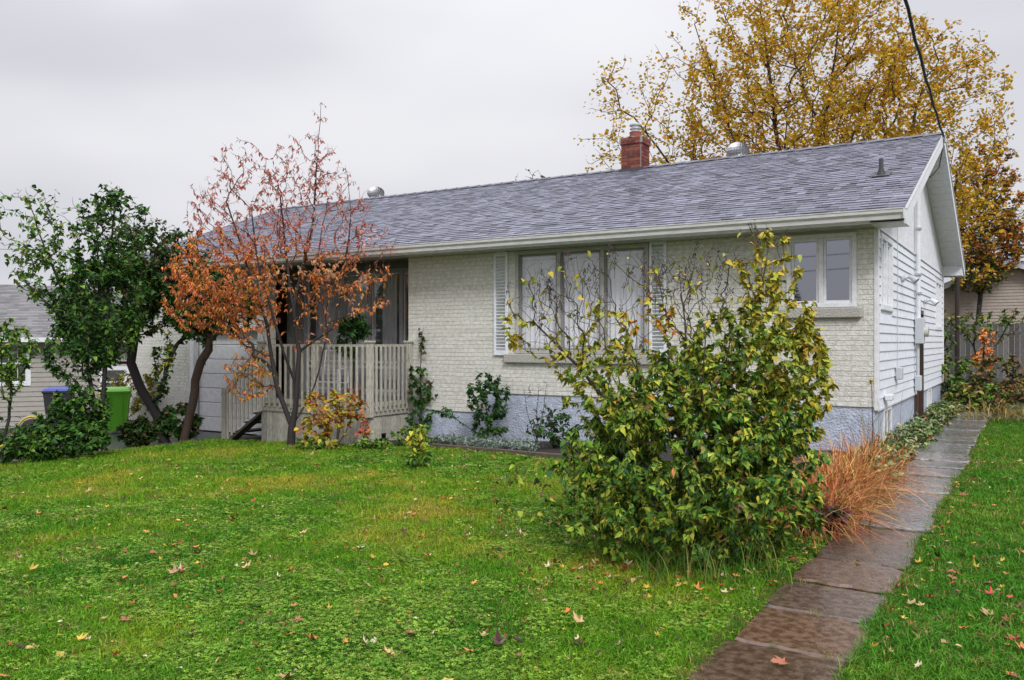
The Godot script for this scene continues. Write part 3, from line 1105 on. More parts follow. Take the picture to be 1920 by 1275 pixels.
		for i in k:
			var u0 := a.lerp(b, float(i) / k) + Vector3(0, -0.145 - rng.randf() * 0.002, 0)
			var u1 := a.lerp(b, float(i + 1) / k - 0.0022) + Vector3(0, -0.145 - rng.randf() * 0.002, 0)
			var h := Vector3(0, 0.018, 0)
			var in_ := Vector3(-0.385, 0, 0)
			var st := MB.new()
			var rg := [X1 + u0 + in_, X1 + u0, X1 + u1, X1 + u1 + in_, X1 + u0 + in_ + h, X1 + u0 + h, X1 + u1 + h, X1 + u1 + in_ + h]
			if side[2] < 0:
				rg = [X1 + u1 + in_, X1 + u1, X1 + u0, X1 + u0 + in_, X1 + u1 + in_ + h, X1 + u1 + h, X1 + u0 + h, X1 + u0 + in_ + h]
			st.hexa(rg)
			part(o, "rake_soffit_strip", st.mesh(), mats["white_trim"])
		# boxed-in end of the eave
		var bx := MB.new()
		var zs := [a.z, a.z - side[2] * 0.56]
		var tops := [a.y - 0.03, roof_y(zs[1]) - 0.15]
		var e := X1 + Vector3(0.001, 0, 0)
		var P := [e + Vector3(0, 2.965, zs[0]), e + Vector3(0, 2.965, zs[1]), e + Vector3(0, tops[1], zs[1]), e + Vector3(0, tops[0], zs[0])]
		if side[2] > 0:
			bx.quad(P[0], P[1], P[2], P[3])
		else:
			bx.quad(P[1], P[0], P[3], P[2])
		var wi := Vector3(-0.39, 0, 0)
		bx.quad(P[0], P[0] + wi, P[1] + wi, P[1])
		bx.quad(P[1], P[1] + wi, P[2] + wi, P[2])
		bx.quad(P[0] + wi, P[0], P[3], P[3] + wi)
		part(o, "eave_return", bx.mesh(), mats["white_trim"])
	var lo := MB.new()
	lo.box(Vector3(x0, 2.97, 2.0 * RIDGE_Z - EAVE_Z), Vector3(x1, 2.99, BACK_Z))
	part(o, "soffit_panel", lo.mesh(), mats["soffit"])
	var gl := MB.new()
	gl.quad(Vector3(LEFT_X, 3.0, 0), Vector3(LEFT_X, roof_y(0) - 0.05, 0), Vector3(LEFT_X, roof_y(RIDGE_Z) - 0.05, RIDGE_Z), Vector3(LEFT_X, 3.0, RIDGE_Z))
	gl.quad(Vector3(LEFT_X, 3.0, RIDGE_Z), Vector3(LEFT_X, roof_y(RIDGE_Z) - 0.05, RIDGE_Z), Vector3(LEFT_X, roof_y(BACK_Z) - 0.05, BACK_Z), Vector3(LEFT_X, 3.0, BACK_Z))
	part(o, "gable_panel", gl.mesh(), mats["stucco"])
	chimney(o)
	for x in [-3.35, -12.85]:
		roof_vent(o, Vector3(x, roof_y(-5.2) + 0.14, -5.2))
	# plumbing vent
	var pv := group_part(o, "plumbing_vent")
	pv.position = Vector3(-0.16, roof_y(-1.62), -1.62)
	var pm := MB.new()
	pm.tube(PackedVector3Array([Vector3(0, -0.05, 0), Vector3(0, 0.1, 0), Vector3(0, 0.25, 0)]), PackedFloat32Array([0.035, 0.032, 0.032]), 12)
	pm.disc(Vector3(0, 0.25, 0), Vector3.UP, 0.032, 12)
	part(pv, "pipe", pm.mesh(), mats["lead"])
	var pf := MB.new()
	pf.tube(PackedVector3Array([Vector3(0, -0.03, 0.01), Vector3(0, 0.04, 0), Vector3(0, 0.10, 0)]), PackedFloat32Array([0.085, 0.055, 0.036]), 14)
	pf.obox(Transform3D(Basis(Vector3.RIGHT, atan(ROOF_SLOPE)), Vector3(0, 0.022, 0)), Vector3(0.13, 0.004, 0.15))
	part(pv, "flashing", pf.mesh(), mats["lead"])

func tab(m: MB, x: Transform3D, w: float, h: float, expo: float) -> void:
	var a := -w * 0.5
	var b := w * 0.5
	var g := maxf(h - 0.0035, 0.0015)      # the butt stands a little proud of the course below: a real gap
	var p := [Vector3(a, 0, g), Vector3(b, 0, g), Vector3(b, 0, h), Vector3(a, 0, h), Vector3(a, expo + 0.01, 0.0), Vector3(b, expo + 0.01, 0.0), Vector3(b, expo + 0.01, 0.001), Vector3(a, expo + 0.01, 0.001)]
	for i in 8:
		p[i] = x * p[i]
	m.quad(p[0], p[1], p[2], p[3])
	m.quad(p[3], p[2], p[6], p[7])
	m.quad(p[4], p[5], p[1], p[0])
	m.quad(p[1], p[5], p[6], p[2])
	m.quad(p[4], p[0], p[3], p[7])

func chimney(o: Node3D) -> void:
	var c := group_part(o, "chimney")
	c.position = Vector3(-5.40, 4.96, -4.78)
	var core := MB.new()
	core.box(Vector3(-0.222, -0.3, -0.222), Vector3(0.222, 0.78, 0.222))
	core.box(Vector3(-0.25, 0.66, -0.25), Vector3(0.25, 0.795, 0.25))
	part(c, "core", core.mesh(), mats["chimney_mortar"])
	var bm := MB.new()
	bm.soft_box(Vector3(-0.102, -0.031, -0.02), Vector3(0.102, 0.031, 0.012), 0.004)
	var half := MB.new()
	half.soft_box(Vector3(-0.048, -0.031, -0.02), Vector3(0.048, 0.031, 0.012), 0.004)
	var whole := bm.mesh()
	var small := half.mesh()
	for r in 11:
		var y := 0.03 + r * 0.0725
		var off := 0.028 if r >= 9 else 0.0
		for f in 4:
			var turn := Basis(Vector3.UP, f * PI / 2)
			var spots := [[-0.117, whole], [0.099, whole]] if (r + f) % 2 == 0 else [[-0.171, small], [-0.009, whole], [0.153, small]]
			for sp in spots:
				part(c, "brick", sp[1], mats["red_brick%d" % (rng.randi() % 4)], Transform3D(turn, turn * Vector3(sp[0] + 0.008, y, 0.222 + off)))
	var fl := MB.new()
	fl.box(Vector3(-0.25, -0.02, -0.26), Vector3(0.25, 0.03, 0.26))
	fl.box(Vector3(-0.25, 0.03, 0.236), Vector3(0.25, 0.14, 0.26))
	fl.box(Vector3(-0.255, -0.1, -0.2), Vector3(-0.237, 0.13, 0.236))
	fl.box(Vector3(0.237, -0.1, -0.2), Vector3(0.255, 0.13, 0.236))
	fl.box(Vector3(-0.26, -0.14, 0.24), Vector3(0.26, 0.03, 0.275))
	part(c, "flashing", fl.mesh(), mats["lead"])
	var cr := MB.new()
	cr.lathe(Vector3.ZERO, [[0.3, 0.795], [0.16, 0.83], [0.0, 0.84]], 4)
	part(c, "mortar_crown", cr.mesh(), mats["chimney_mortar"])
	var cl := MB.new()
	cl.lathe(Vector3.ZERO, [[0.12, 0.80], [0.12, 0.92], [0.125, 0.925], [0.125, 0.94], [0.09, 0.94]], 18)
	part(c, "clay_flue", cl.mesh(), mat("clay", Color(0.30, 0.09, 0.06), 0.8, {tex = tex["grain"], scale = Vector3(3, 3, 3)}))
	var mc := MB.new()
	mc.lathe(Vector3.ZERO, [[0.085, 0.94], [0.085, 1.0], [0.115, 1.0], [0.115, 1.02], [0.085, 1.03], [0.085, 1.07], [0.125, 1.075], [0.125, 1.10], [0.06, 1.14], [0.0, 1.145]], 18)
	part(c, "metal_cap", mc.mesh(), mats["galvanised"])

func roof_vent(o: Node3D, at: Vector3) -> void:
	var v := group_part(o, "turbine_vent")
	v.position = at
	var n := MB.new()
	n.lathe(Vector3.ZERO, [[0.16, -0.15], [0.15, 0.12]], 18)
	part(v, "neck", n.mesh(), mats["galvanised"])
	var d := MB.new()
	var k := 24
	for i in k:      # curved blades of the turbine head
		for j in 7:
			var p := []
			for q in [[i, j], [i + 1, j], [i + 1, j + 1], [i, j + 1]]:
				var ph := lerpf(-0.75, PI / 2, q[1] / 7.0)
				var a: float = TAU * q[0] / k + ph * 0.15
				var r: float = 0.215 * cos(ph) * (1.06 if (q[0] == i) else 0.90)
				p.append(Vector3(cos(a) * r, 0.26 + 0.17 * sin(ph), -sin(a) * r))
			d.quad(p[0], p[1], p[2], p[3])
	part(v, "turbine_head", d.mesh(), mats["galvanised"])


# ---------------------------------------------------------------- porch
func build_porch() -> void:
	var o := thing("porch", "weathered cream wooden porch with baluster railing and side stairs", "porch")
	var w: Material = mats["porch_wood"]
	var wp: Material = mats["porch_wood_pale"]
	var ww: Material = mats["porch_wood_worn"]
	var xr := -7.60
	var xl := -10.15
	var zf := 1.10
	for i in 8:
		var b := MB.new()
		b.soft_box(Vector3(xl, 0.345, 0.01 + i * 0.135), Vector3(xr, 0.38, 0.01 + i * 0.135 + 0.13), 0.004)
		part(o, "floor_board", b.mesh(), ww)
	var rim := MB.new()
	rim.soft_box(Vector3(xl, 0.255, zf), Vector3(xr + 0.03, 0.345, zf + 0.035), 0.004)
	rim.soft_box(Vector3(xr, 0.255, 0.02), Vector3(xr + 0.035, 0.345, zf), 0.004)
	part(o, "rim_board", rim.mesh(), w)
	# vertical skirt boards down to the ground
	var n := 18
	for i in n:
		var x := lerpf(xl, xr, float(i) / n)
		var m := MB.new()
		m.soft_box(Vector3(x + 0.003, -0.42, zf - 0.012 + rng.randf_range(-0.003, 0.003)), Vector3(x + (xr - xl) / n - 0.003, 0.253, zf + 0.010), 0.003)
		part(o, "skirt_board", m.mesh(), [w, wp, wp, ww][rng.randi() % 4])
	for i in 8:
		var z := lerpf(0.02, zf - 0.012, i / 8.0)
		var m := MB.new()
		m.soft_box(Vector3(xr - 0.012, -0.42 if i != 5 else -0.05, z + 0.003), Vector3(xr + 0.01 + rng.randf_range(-0.003, 0.003), 0.253, z + 0.131), 0.003)
		part(o, "skirt_board", m.mesh(), [w, wp, wp, ww][rng.randi() % 4])
	# posts with flat caps
	for p in [Vector3(xr, 0, zf), Vector3(xr, 0, 0.08), Vector3(-8.84, 0, zf), Vector3(xl, 0, zf)]:
		var m := MB.new()
		m.soft_box(p + Vector3(-0.045, 0.24, -0.045), p + Vector3(0.05, 1.475, 0.05), 0.006)
		part(o, "post", m.mesh(), wp)
		var cap := MB.new()
		cap.soft_box(p + Vector3(-0.065, 1.476, -0.065), p + Vector3(0.07, 1.51, 0.07), 0.006)
		part(o, "post_cap", cap.mesh(), wp)
	# rails
	for r in [[Vector3(-8.79, 1.43, zf), Vector3(xr - 0.046, 1.43, zf)], [Vector3(xl + 0.051, 1.43, zf), Vector3(-8.886, 1.43, zf)], [Vector3(xr, 1.43, 0.131), Vector3(xr, 1.43, zf - 0.046)]]:
		for y in [0.0, -0.98]:
			var m := MB.new()
			m.bar(r[0] + Vector3(0, y, 0), r[1] + Vector3(0, y, 0), 0.09 if y == 0.0 else 0.05, 0.04 if y == 0.0 else 0.07)
			part(o, "rail", m.mesh(), w)
	# balusters, nailed to the outside
	var bal := MB.new()
	bal.soft_box(Vector3(-0.019, 0.33, -0.016), Vector3(0.019, 1.41, 0.016), 0.004)
	var bm := bal.mesh()
	for seg in [[-8.79, xr - 0.046, 9], [xl + 0.051, -8.886, 9]]:
		for i in seg[2]:
			var x: float = lerpf(seg[0], seg[1], (i + 0.5) / seg[2])
			part(o, "baluster", bm, [w, wp, w][rng.randi() % 3], Transform3D(Basis(Vector3.UP, rng.randf_range(-0.05, 0.05)), Vector3(x, 0, zf + 0.052)))
	for i in 8:
		var z := lerpf(0.131, zf - 0.046, (i + 0.5) / 8.0)
		part(o, "baluster", bm, [w, wp, w][rng.randi() % 3], Transform3D(Basis(Vector3.UP, PI / 2), Vector3(xr + 0.052, 0, z)))
	# stairs down to the left
	var sx := -11.12
	for i in 4:
		var x := xl - 0.02 - i * 0.245
		var y := 0.38 - (i + 1) * 0.178
		var m := MB.new()
		m.soft_box(Vector3(x - 0.27, y - 0.035, 0.15), Vector3(x, y, zf - 0.06), 0.005)
		part(o, "stair_tread", m.mesh(), mats["dark_stair"])
	for z in [0.13, zf - 0.045]:
		var st := MB.new()
		st.bar(Vector3(xl + 0.02, 0.22, z), Vector3(sx + 0.02, -0.42, z), 0.04, 0.2, Vector3.BACK)
		part(o, "stringer", st.mesh(), mats["dark_stair"])
	var bp := MB.new()
	bp.soft_box(Vector3(sx - 0.05, -0.42, zf - 0.05), Vector3(sx + 0.05, 0.62, zf + 0.05), 0.006)
	part(o, "post", bp.mesh(), w)
	var hr := MB.new()
	hr.bar(Vector3(xl - 0.045, 1.38, zf), Vector3(sx + 0.05, 0.58, zf), 0.09, 0.05, Vector3.BACK)
	part(o, "hand_rail", hr.mesh(), ww)
	for i in 8:
		var k := (i + 0.6) / 8.2
		var x := lerpf(xl - 0.05, sx + 0.05, k)
		var m := MB.new()
		m.soft_box(Vector3(x - 0.019, lerpf(0.30, -0.36, k), zf + 0.02), Vector3(x + 0.019, lerpf(1.33, 0.55, k), zf + 0.052), 0.004)
		part(o, "baluster", m.mesh(), wp)
	var pot := plant({name = "potted_plant", label = "dark leafy potted plant on the porch before the tall windows", category = "plant", base = Vector3(-8.62, 0.55, 0.38), trunks = [[Vector3(0, 0.0, 0), Vector3(0.02, 0.6, 0), Vector3(0.05, 1.0, 0)]],
		blobs = [[Vector3(0.02, 1.22, 0), Vector3(0.3, 0.26, 0.25), 60, 9, [G_DARK, 5, G_MID, 1]], [Vector3(-0.15, 0.85, 0), Vector3(0.22, 0.15, 0.2), 20, 8, [G_DARK, 4, G_MID, 1]]], leaf = leaf_mesh(OVAL, 0.25, 0.3), size = [0.08, 0.13], twig = 0.004, step = 0.12, stem_name = "stem", crown_name = "foliage"})
	var pm := MB.new()
	pm.lathe(Vector3(0, -0.17, 0), [[0.0, 0.0], [0.11, 0.0], [0.15, 0.24], [0.165, 0.24], [0.165, 0.28], [0.14, 0.28], [0.13, 0.24], [0.0, 0.24]], 18)
	part(pot, "pot", pm.mesh(), mat("pot_clay", Color(0.30, 0.12, 0.07), 0.8))
	# white tubular chair on the porch
	var c := thing("garden_chair", "white tubular metal chair behind the porch balusters", "chair", "", Vector3(-9.0, 0.38, 0.55))
	c.rotation.y = 0.35
	var fr := MB.new()
	var r5 := 0.012
	for s in [-0.24, 0.24]:
		var pts := PackedVector3Array([Vector3(s, 0.0, 0.25), Vector3(s, 0.58, 0.25), Vector3(s, 0.63, 0.2), Vector3(s, 0.63, -0.18), Vector3(s, 0.60, -0.24), Vector3(s, 0.0, -0.26)])
		var rr := PackedFloat32Array()
		for q in pts:
			rr.append(r5)
		fr.tube(pts, rr, 8)
		fr.rod(Vector3(s, 0.4, 0.25), Vector3(s, 0.36, -0.25), r5, 8)
		fr.rod(Vector3(s, 0.36, -0.22), Vector3(s * 0.95, 0.95, -0.34), r5, 8)
	fr.rod(Vector3(-0.24, 0.95, -0.34), Vector3(0.24, 0.95, -0.34), r5, 8)
	fr.rod(Vector3(-0.24, 0.4, 0.25), Vector3(0.24, 0.4, 0.25), r5, 8)
	fr.rod(Vector3(-0.24, 0.36, -0.25), Vector3(0.24, 0.36, -0.25), r5, 8)
	part(c, "frame", fr.mesh(), mats["white_trim"])
	for i in 8:
		var b := MB.new()
		b.bar(Vector3(-0.2 + i * 0.057, 0.41, 0.25), Vector3(-0.2 + i * 0.057, 0.37, -0.25), 0.035, 0.006)
		part(c, "seat_strap", b.mesh(), mats["white_trim"])
	for i in 6:
		var b := MB.new()
		var y := 0.45 + i * 0.08
		b.bar(Vector3(-0.23, y, -0.24 - i * 0.016), Vector3(0.23, y, -0.24 - i * 0.016), 0.03, 0.006)
		part(c, "back_strap", b.mesh(), mats["white_trim"])


# ---------------------------------------------------------------- houses next door, fence, bins
func build_neighbours() -> void:
	var o := thing("neighbour_house", "low grey-beige sided house with hipped roof behind the bins", "house", "", Vector3(-24.3, -1.16, -3.85))
	o.basis = Basis(Vector3(0.518, 0, -0.855), Vector3.UP, Vector3(0.855, 0, 0.518))
	var sid := mat("beige_siding", Color(0.36, 0.335, 0.31), 0.55, {tex = tex["paint"], scale = Vector3(0.6, 0.6, 0.6)})
	var holes := [[-2.25, -1.05, 1.28, 2.68], [0.85, 1.75, 0.85, 1.85], [1.95, 2.9, 1.65, 2.65]]
	var core := MB.new()
	wall_cells(core, -7.0, 7.0, -0.3, 2.95, holes, -0.2, 0.0)
	core.box(Vector3(-7.0, -0.3, -8.0), Vector3(-6.8, 2.95, -0.2))
	core.box(Vector3(6.8, -0.3, -8.0), Vector3(7.0, 2.95, -0.2))
	core.box(Vector3(-6.8, -0.3, -8.0), Vector3(6.8, 2.95, -7.8))
	var wall := part(o, "wall", core.mesh(), sid)
	for r in 19:
		var y := 0.05 + r * 0.15
		for run in cut_runs(-7.0, 7.0, y, y + 0.15, holes):
			var m := MB.new()
			var a: float = run[0]
			var b: float = run[1]
			m.hexa([Vector3(a, y, 0.03), Vector3(b, y, 0.03), Vector3(b, y, 0), Vector3(a, y, 0), Vector3(a, y + 0.15, 0.008), Vector3(b, y + 0.15, 0.008), Vector3(b, y + 0.15, 0), Vector3(a, y + 0.15, 0)])
			part(wall, "siding_board", m.mesh(), sid)
	var base := MB.new()
	base.box(Vector3(-7.0, -0.6, -0.05), Vector3(7.0, 0.05, 0.012))
	part(o, "foundation", base.mesh(), mats["foundation"])
	for h in holes:
		var wd := window(o, "window", Transform3D(Basis.IDENTITY, Vector3(h[0], h[2], 0.02)), h[1] - h[0], h[3] - h[2], [], mats["white_trim"], mats["white_trim"], 0.12, 0.03)
		var bars := MB.new()
		var ww: float = h[1] - h[0]
		var hh: float = h[3] - h[2]
		bars.box(Vector3(0.12, hh * 0.5 - 0.02, -0.04), Vector3(ww - 0.12, hh * 0.5 + 0.02, 0.0))
		if hh > 1.2:
			for k in [1, 2, 3]:
				bars.box(Vector3(lerpf(0.12, ww - 0.12, k / 4.0) - 0.008, 0.12, -0.028), Vector3(lerpf(0.12, ww - 0.12, k / 4.0) + 0.008, hh - 0.12, -0.018))
			for k in [0.25, 0.75]:
				bars.box(Vector3(0.12, hh * k - 0.008, -0.028), Vector3(ww - 0.12, hh * k + 0.008, -0.018))
		part(wd, "glazing_bar", bars.mesh(), mats["white_trim"])
	var inside := MB.new()
	inside.box(Vector3(-6.8, -0.3, -1.5), Vector3(6.8, 2.9, -1.45))
	part(o, "inner_wall", inside.mesh(), mats["room_paint"])
	# hipped roof in real courses
	var deck := MB.new()
	var e := 2.78
	var rx := 3.4
	var A := Vector3(-7.5, e, 0.5)
	var B := Vector3(7.5, e, 0.5)
	var C := Vector3(7.5, e, -8.5)
	var D := Vector3(-7.5, e, -8.5)
	var P := Vector3(-rx, e + 1.85, -4.0)
	var Q := Vector3(rx, e + 1.85, -4.0)
	deck.quad(A, B, Q, P)
	deck.quad(C, D, P, Q)
	deck.tri(B, C, Q)
	deck.tri(D, A, P)
	deck.quad(D, C, B, A)
	var rf := part(o, "roof", deck.mesh(), mats["roof_deck"])
	var cs := MB.new()
	cs.colored = true
	for i in 34:
		var t0 := i / 34.0
		var t1 := (i + 1.15) / 34.0
		var a := A.lerp(P, t0)
		var b := B.lerp(Q, t0)
		var n := int((b.x - a.x) / 0.3) + 1
		for k in n:
			var k0 := float(k) / n
			var k1 := float(k + 1) / n
			var g := rng.randf_range(0.16, 0.30)
			cs.col = Color(g, g * 0.97, g)
			var lift := Vector3(0, 0.03, 0.0)
			var p := a.lerp(b, k0) + lift
			var q := a.lerp(b, k1) + lift
			var r := A.lerp(P, minf(t1, 1)).lerp(B.lerp(Q, minf(t1, 1)), k1) + Vector3(0, 0.008, 0)
			var s := A.lerp(P, minf(t1, 1)).lerp(B.lerp(Q, minf(t1, 1)), k0) + Vector3(0, 0.008, 0)
			cs.quad(p, q, r, s)
			cs.quad(p - lift, q - lift, q, p)
		var d := D.lerp(P, t0)
		cs.col = Color(0.22, 0.215, 0.22)
		cs.quad(d + Vector3(0, 0.03, 0), a + Vector3(0, 0.03, 0), A.lerp(P, minf(t1, 1)) + Vector3(0, 0.008, 0), D.lerp(P, minf(t1, 1)) + Vector3(0, 0.008, 0))
	part(rf, "shingles", cs.mesh(), mats["shingle_field"]).set_meta("kind", "stuff")
	var fa := MB.new()
	fa.box(Vector3(-7.5, e - 0.14, 0.47), Vector3(7.5, e + 0.0, 0.52))
	fa.box(Vector3(-7.53, e - 0.14, -8.5), Vector3(-7.48, e, 0.47))
	part(o, "fascia", fa.mesh(), mats["white_trim"])
	var hp := MB.new()
	hp.bar(A + Vector3(0, 0.05, 0), P + Vector3(0, 0.05, 0), 0.16, 0.03)
	part(o, "hip_cap", hp.mesh(), mats["shingle3"])
	bin("wheelie_bin", "lime green wheeled bin standing at the garage driveway", Vector3(-14.35, -0.385, 1.15), 0.9, mat("bin_lime", Color(0.15, 0.52, 0.03), 0.4), mat("bin_lime_lid", Color(0.20, 0.60, 0.05), 0.4))
	bin("wheelie_bin", "dark grey wheeled bin with blue lid beside the neighbour wall", Vector3(-16.05, -0.42, 1.35), 0.8, mat("bin_dark", Color(0.03, 0.03, 0.035), 0.5), mat("bin_blue", Color(0.05, 0.07, 0.35), 0.4))
	# coiled yellow hose on a small reel by the driveway
	var h := thing("hose_reel", "yellow garden hose coiled upright on a brown reel", "hose reel", "hose", Vector3(-12.75, -0.385, 3.8))
	h.remove_meta("group")
	h.rotation.y = 1.0
	var hs := MB.new()
	for k in 4:
		var pts := PackedVector3Array()
		var rad := PackedFloat32Array()
		for i in 25:
			var a := TAU * i / 24.0
			pts.append(Vector3(cos(a) * 0.19, 0.40 + sin(a) * 0.21, -0.045 + k * 0.028))
			rad.append(0.016)
		hs.tube(pts, rad, 7)
	part(h, "hose", hs.mesh(), mat("hose_yellow", Color(0.62, 0.48, 0.06), 0.45))
	var rl := MB.new()
	rl.rod(Vector3(0, 0.40, -0.07), Vector3(0, 0.40, 0.07), 0.165, 18)
	part(h, "drum", rl.mesh(), mats["dark_stair"])
	var sd := MB.new()
	for s in [-0.09, 0.09]:
		sd.soft_box(Vector3(-0.03, 0.0, s - 0.015), Vector3(0.03, 0.44, s + 0.015), 0.004)
	sd.soft_box(Vector3(-0.2, 0.0, -0.12), Vector3(0.2, 0.035, 0.12), 0.005)
	part(h, "stand", sd.mesh(), mats["dark_stair"])

func bin(called: String, label: String, at: Vector3, turn: float, body: Material, lid: Material) -> void:
	var o := thing(called, label, "bin", "wheeled bins", at)
	o.rotation.y = turn
	o.scale = Vector3.ONE * 0.93
	var b := MB.new()
	var lo := [Vector3(-0.2, 0.07, 0.22), Vector3(0.2, 0.07, 0.22), Vector3(0.2, 0.07, -0.2), Vector3(-0.2, 0.07, -0.2)]
	var hi := [Vector3(-0.27, 0.92, 0.33), Vector3(0.27, 0.92, 0.33), Vector3(0.27, 0.92, -0.27), Vector3(-0.27, 0.92, -0.27)]
	b.hexa(lo + hi)
	b.soft_box(Vector3(-0.29, 0.885, -0.29), Vector3(0.29, 0.935, 0.35), 0.01)
	for x in [-0.12, 0.12]:
		b.hexa([Vector3(x - 0.02, 0.1, 0.235), Vector3(x + 0.02, 0.1, 0.235), Vector3(x + 0.02, 0.1, 0.2), Vector3(x - 0.02, 0.1, 0.2), Vector3(x - 0.02, 0.86, 0.335), Vector3(x + 0.02, 0.86, 0.335), Vector3(x + 0.02, 0.86, 0.3), Vector3(x - 0.02, 0.86, 0.3)])
	part(o, "body", b.mesh(), body)
	var l := MB.new()
	l.hexa([Vector3(-0.295, 0.936, 0.37), Vector3(0.295, 0.936, 0.37), Vector3(0.295, 0.936, -0.3), Vector3(-0.295, 0.936, -0.3), Vector3(-0.25, 0.985, 0.32), Vector3(0.25, 0.985, 0.32), Vector3(0.25, 1.01, -0.27), Vector3(-0.25, 1.01, -0.27)])
	part(o, "lid", l.mesh(), lid)
	var h := MB.new()
	h.rod(Vector3(-0.22, 0.93, -0.33), Vector3(0.22, 0.93, -0.33), 0.016, 8)
	for x in [-0.2, 0.2]:
		h.bar(Vector3(x, 0.90, -0.27), Vector3(x, 0.93, -0.33), 0.02, 0.02)
	part(o, "handle", h.mesh(), body)
	for x in [-0.24, 0.24]:
		var w := MB.new()
		w.rod(Vector3(x - 0.03, 0.1, -0.22), Vector3(x + 0.03, 0.1, -0.22), 0.1, 16)
		part(o, "wheel", w.mesh(), mats["black_rubber"])

func build_back_garden() -> void:
	# board fence at the back
	var f := thing("board_fence", "grey weathered vertical board fence across the back garden", "fence")
	var z := -19.0
	for i in 4:
		tone("fence%d" % i, Color(0.17, 0.165, 0.17), [0.6, 1.0, 1.35, 0.8][i], 0.8, {tex = tex["wood"], scale = Vector3(2.5, 0.4, 2.5), bump = tex["rough"]})
	for i in 70:
		var x := -3.4 + i * 0.15
		var m := MB.new()
		var y := ground_y(x, z) - 0.05
		m.soft_box(Vector3(x + 0.004, y, z - 0.012 + rng.randf_range(-0.012, 0.012)), Vector3(x + 0.142, y + 1.86 + rng.randf_range(-0.03, 0.03), z + 0.012), 0.003)
		part(f, "fence_board", m.mesh(), mats["fence%d" % (rng.randi() % 4)])
	for y in [0.5, 1.5]:
		var r := MB.new()
		r.box(Vector3(-3.4, y + 0.2, z - 0.07), Vector3(7.1, y + 0.29, z - 0.03))
		part(f, "fence_rail", r.mesh(), mats["fence0"])
	# garage with its gable end to us
	var g := thing("garage_building", "tan sided garage gable rising behind the back fence", "garage", "", Vector3(1.05, 0.1, -22.2))
	var tansid := mat("tan_siding", Color(0.50, 0.425, 0.375), 0.6, {tex = tex["paint"], scale = Vector3(0.6, 0.6, 0.6)})
	var c := MB.new()
	var prof := PackedVector2Array([Vector2(-3.0, 0), Vector2(3.0, 0), Vector2(3.0, 2.95), Vector2(0, 4.10), Vector2(-3.0, 2.95)])
	c.extrude(prof, Vector3(0, 0, -7), Vector3(0, 0, 0), Vector3.RIGHT, Vector3.UP)
	var wall := part(g, "wall", c.mesh(), tansid)
	var lap := MB.new()
	for r in 37:
		var y := r * 0.11
		var hw := 3.0 if y < 2.95 else (4.10 - y) / 1.15 * 3.0
		var hw2 := 3.0 if y + 0.11 < 2.95 else maxf((4.10 - y - 0.11) / 1.15 * 3.0, 0.02)
		lap.hexa([Vector3(-hw, y, 0.024), Vector3(hw, y, 0.024), Vector3(hw, y, 0), Vector3(-hw, y, 0), Vector3(-hw2, y + 0.11, 0.006), Vector3(hw2, y + 0.11, 0.006), Vector3(hw2, y + 0.11, 0), Vector3(-hw2, y + 0.11, 0)])
	part(wall, "siding_courses", lap.mesh(), tansid).set_meta("kind", "stuff")
	var rf := MB.new()
	for s in [-1.0, 1.0]:
		var a := Vector3(0, 4.14, 0.35)
		var b := Vector3(s * 3.35, 2.86, 0.35)
		var back := Vector3(0, 0, -7.6)
		var up := Vector3(0, 0.08, 0)
		if s < 0:
			rf.hexa([b, a, a + back, b + back, b + up, a + up, a + back + up, b + back + up])
		else:
			rf.hexa([a, b, b + back, a + back, a + up, b + up, b + back + up, a + back + up])
	part(g, "roof", rf.mesh(), mats["shingle3"])
	var vb := MB.new()
	for s in [-1.0, 1.0]:
		var a := Vector3(0, 4.10, 0.36)
		var b := Vector3(s * 3.36, 2.82, 0.36)
		vb.bar(a, b, 0.17, 0.03, Vector3.BACK)
	part(g, "verge_board", vb.mesh(), mats["white_trim"])
	# dark brown post standing behind the corner of the house
	var p := thing("wooden_post", "dark brown wooden post standing behind the house corner", "post", "", Vector3(-0.08, 0.2, -15.1))
	var pm := MB.new()
	pm.tube(PackedVector3Array([Vector3(0, -0.3, 0), Vector3(0, 1.5, 0), Vector3(0.01, 3.4, 0)]), PackedFloat32Array([0.062, 0.06, 0.056]), 10)
	pm.disc(Vector3(0.01, 3.4, 0), Vector3.UP, 0.056, 10)
	part(p, "shaft", pm.mesh(), mat("dark_post", Color(0.035, 0.022, 0.018), 0.7, {tex = tex["wood"], scale = Vector3(3, 0.5, 3)}))
	var pc := MB.new()
	pc.tube(PackedVector3Array([Vector3(0.005, 3.30, 0), Vector3(0.005, 3.36, 0)]), PackedFloat32Array([0.064, 0.064]), 10)
	part(p, "band", pc.mesh(), mats["galvanised"])


# ---------------------------------------------------------------- leaves and branching
func leaf_mesh(profile: Array, fold: float, droop: float, wave := 0.0) -> ArrayMesh:   # length along +x, width along z, face up y; length 1
	var m := MB.new()
	for i in profile.size() - 1:
		var a: Array = profile[i]
		var b: Array = profile[i + 1]
		var ma := Vector3(a[0], -droop * a[0] * a[0], 0)
		var mb := Vector3(b[0], -droop * b[0] * b[0], 0)
		for s in [-1.0, 1.0]:
			var ea := ma + Vector3(-a[1] * 0.12, a[1] * fold + wave * sin(a[0] * 9.0 + s), a[1] * s)
			var eb := mb + Vector3(-b[1] * 0.12, b[1] * fold + wave * sin(b[0] * 9.0 + s), b[1] * s)
			if s > 0:
				if a[1] > 0.001:
					m.tri(ma, ea, eb)
				if b[1] > 0.001 or true:
					m.tri(ma, eb, mb)
			else:
				if a[1] > 0.001:
					m.tri(ma, eb, ea)
				m.tri(ma, mb, eb)
	return m.mesh()

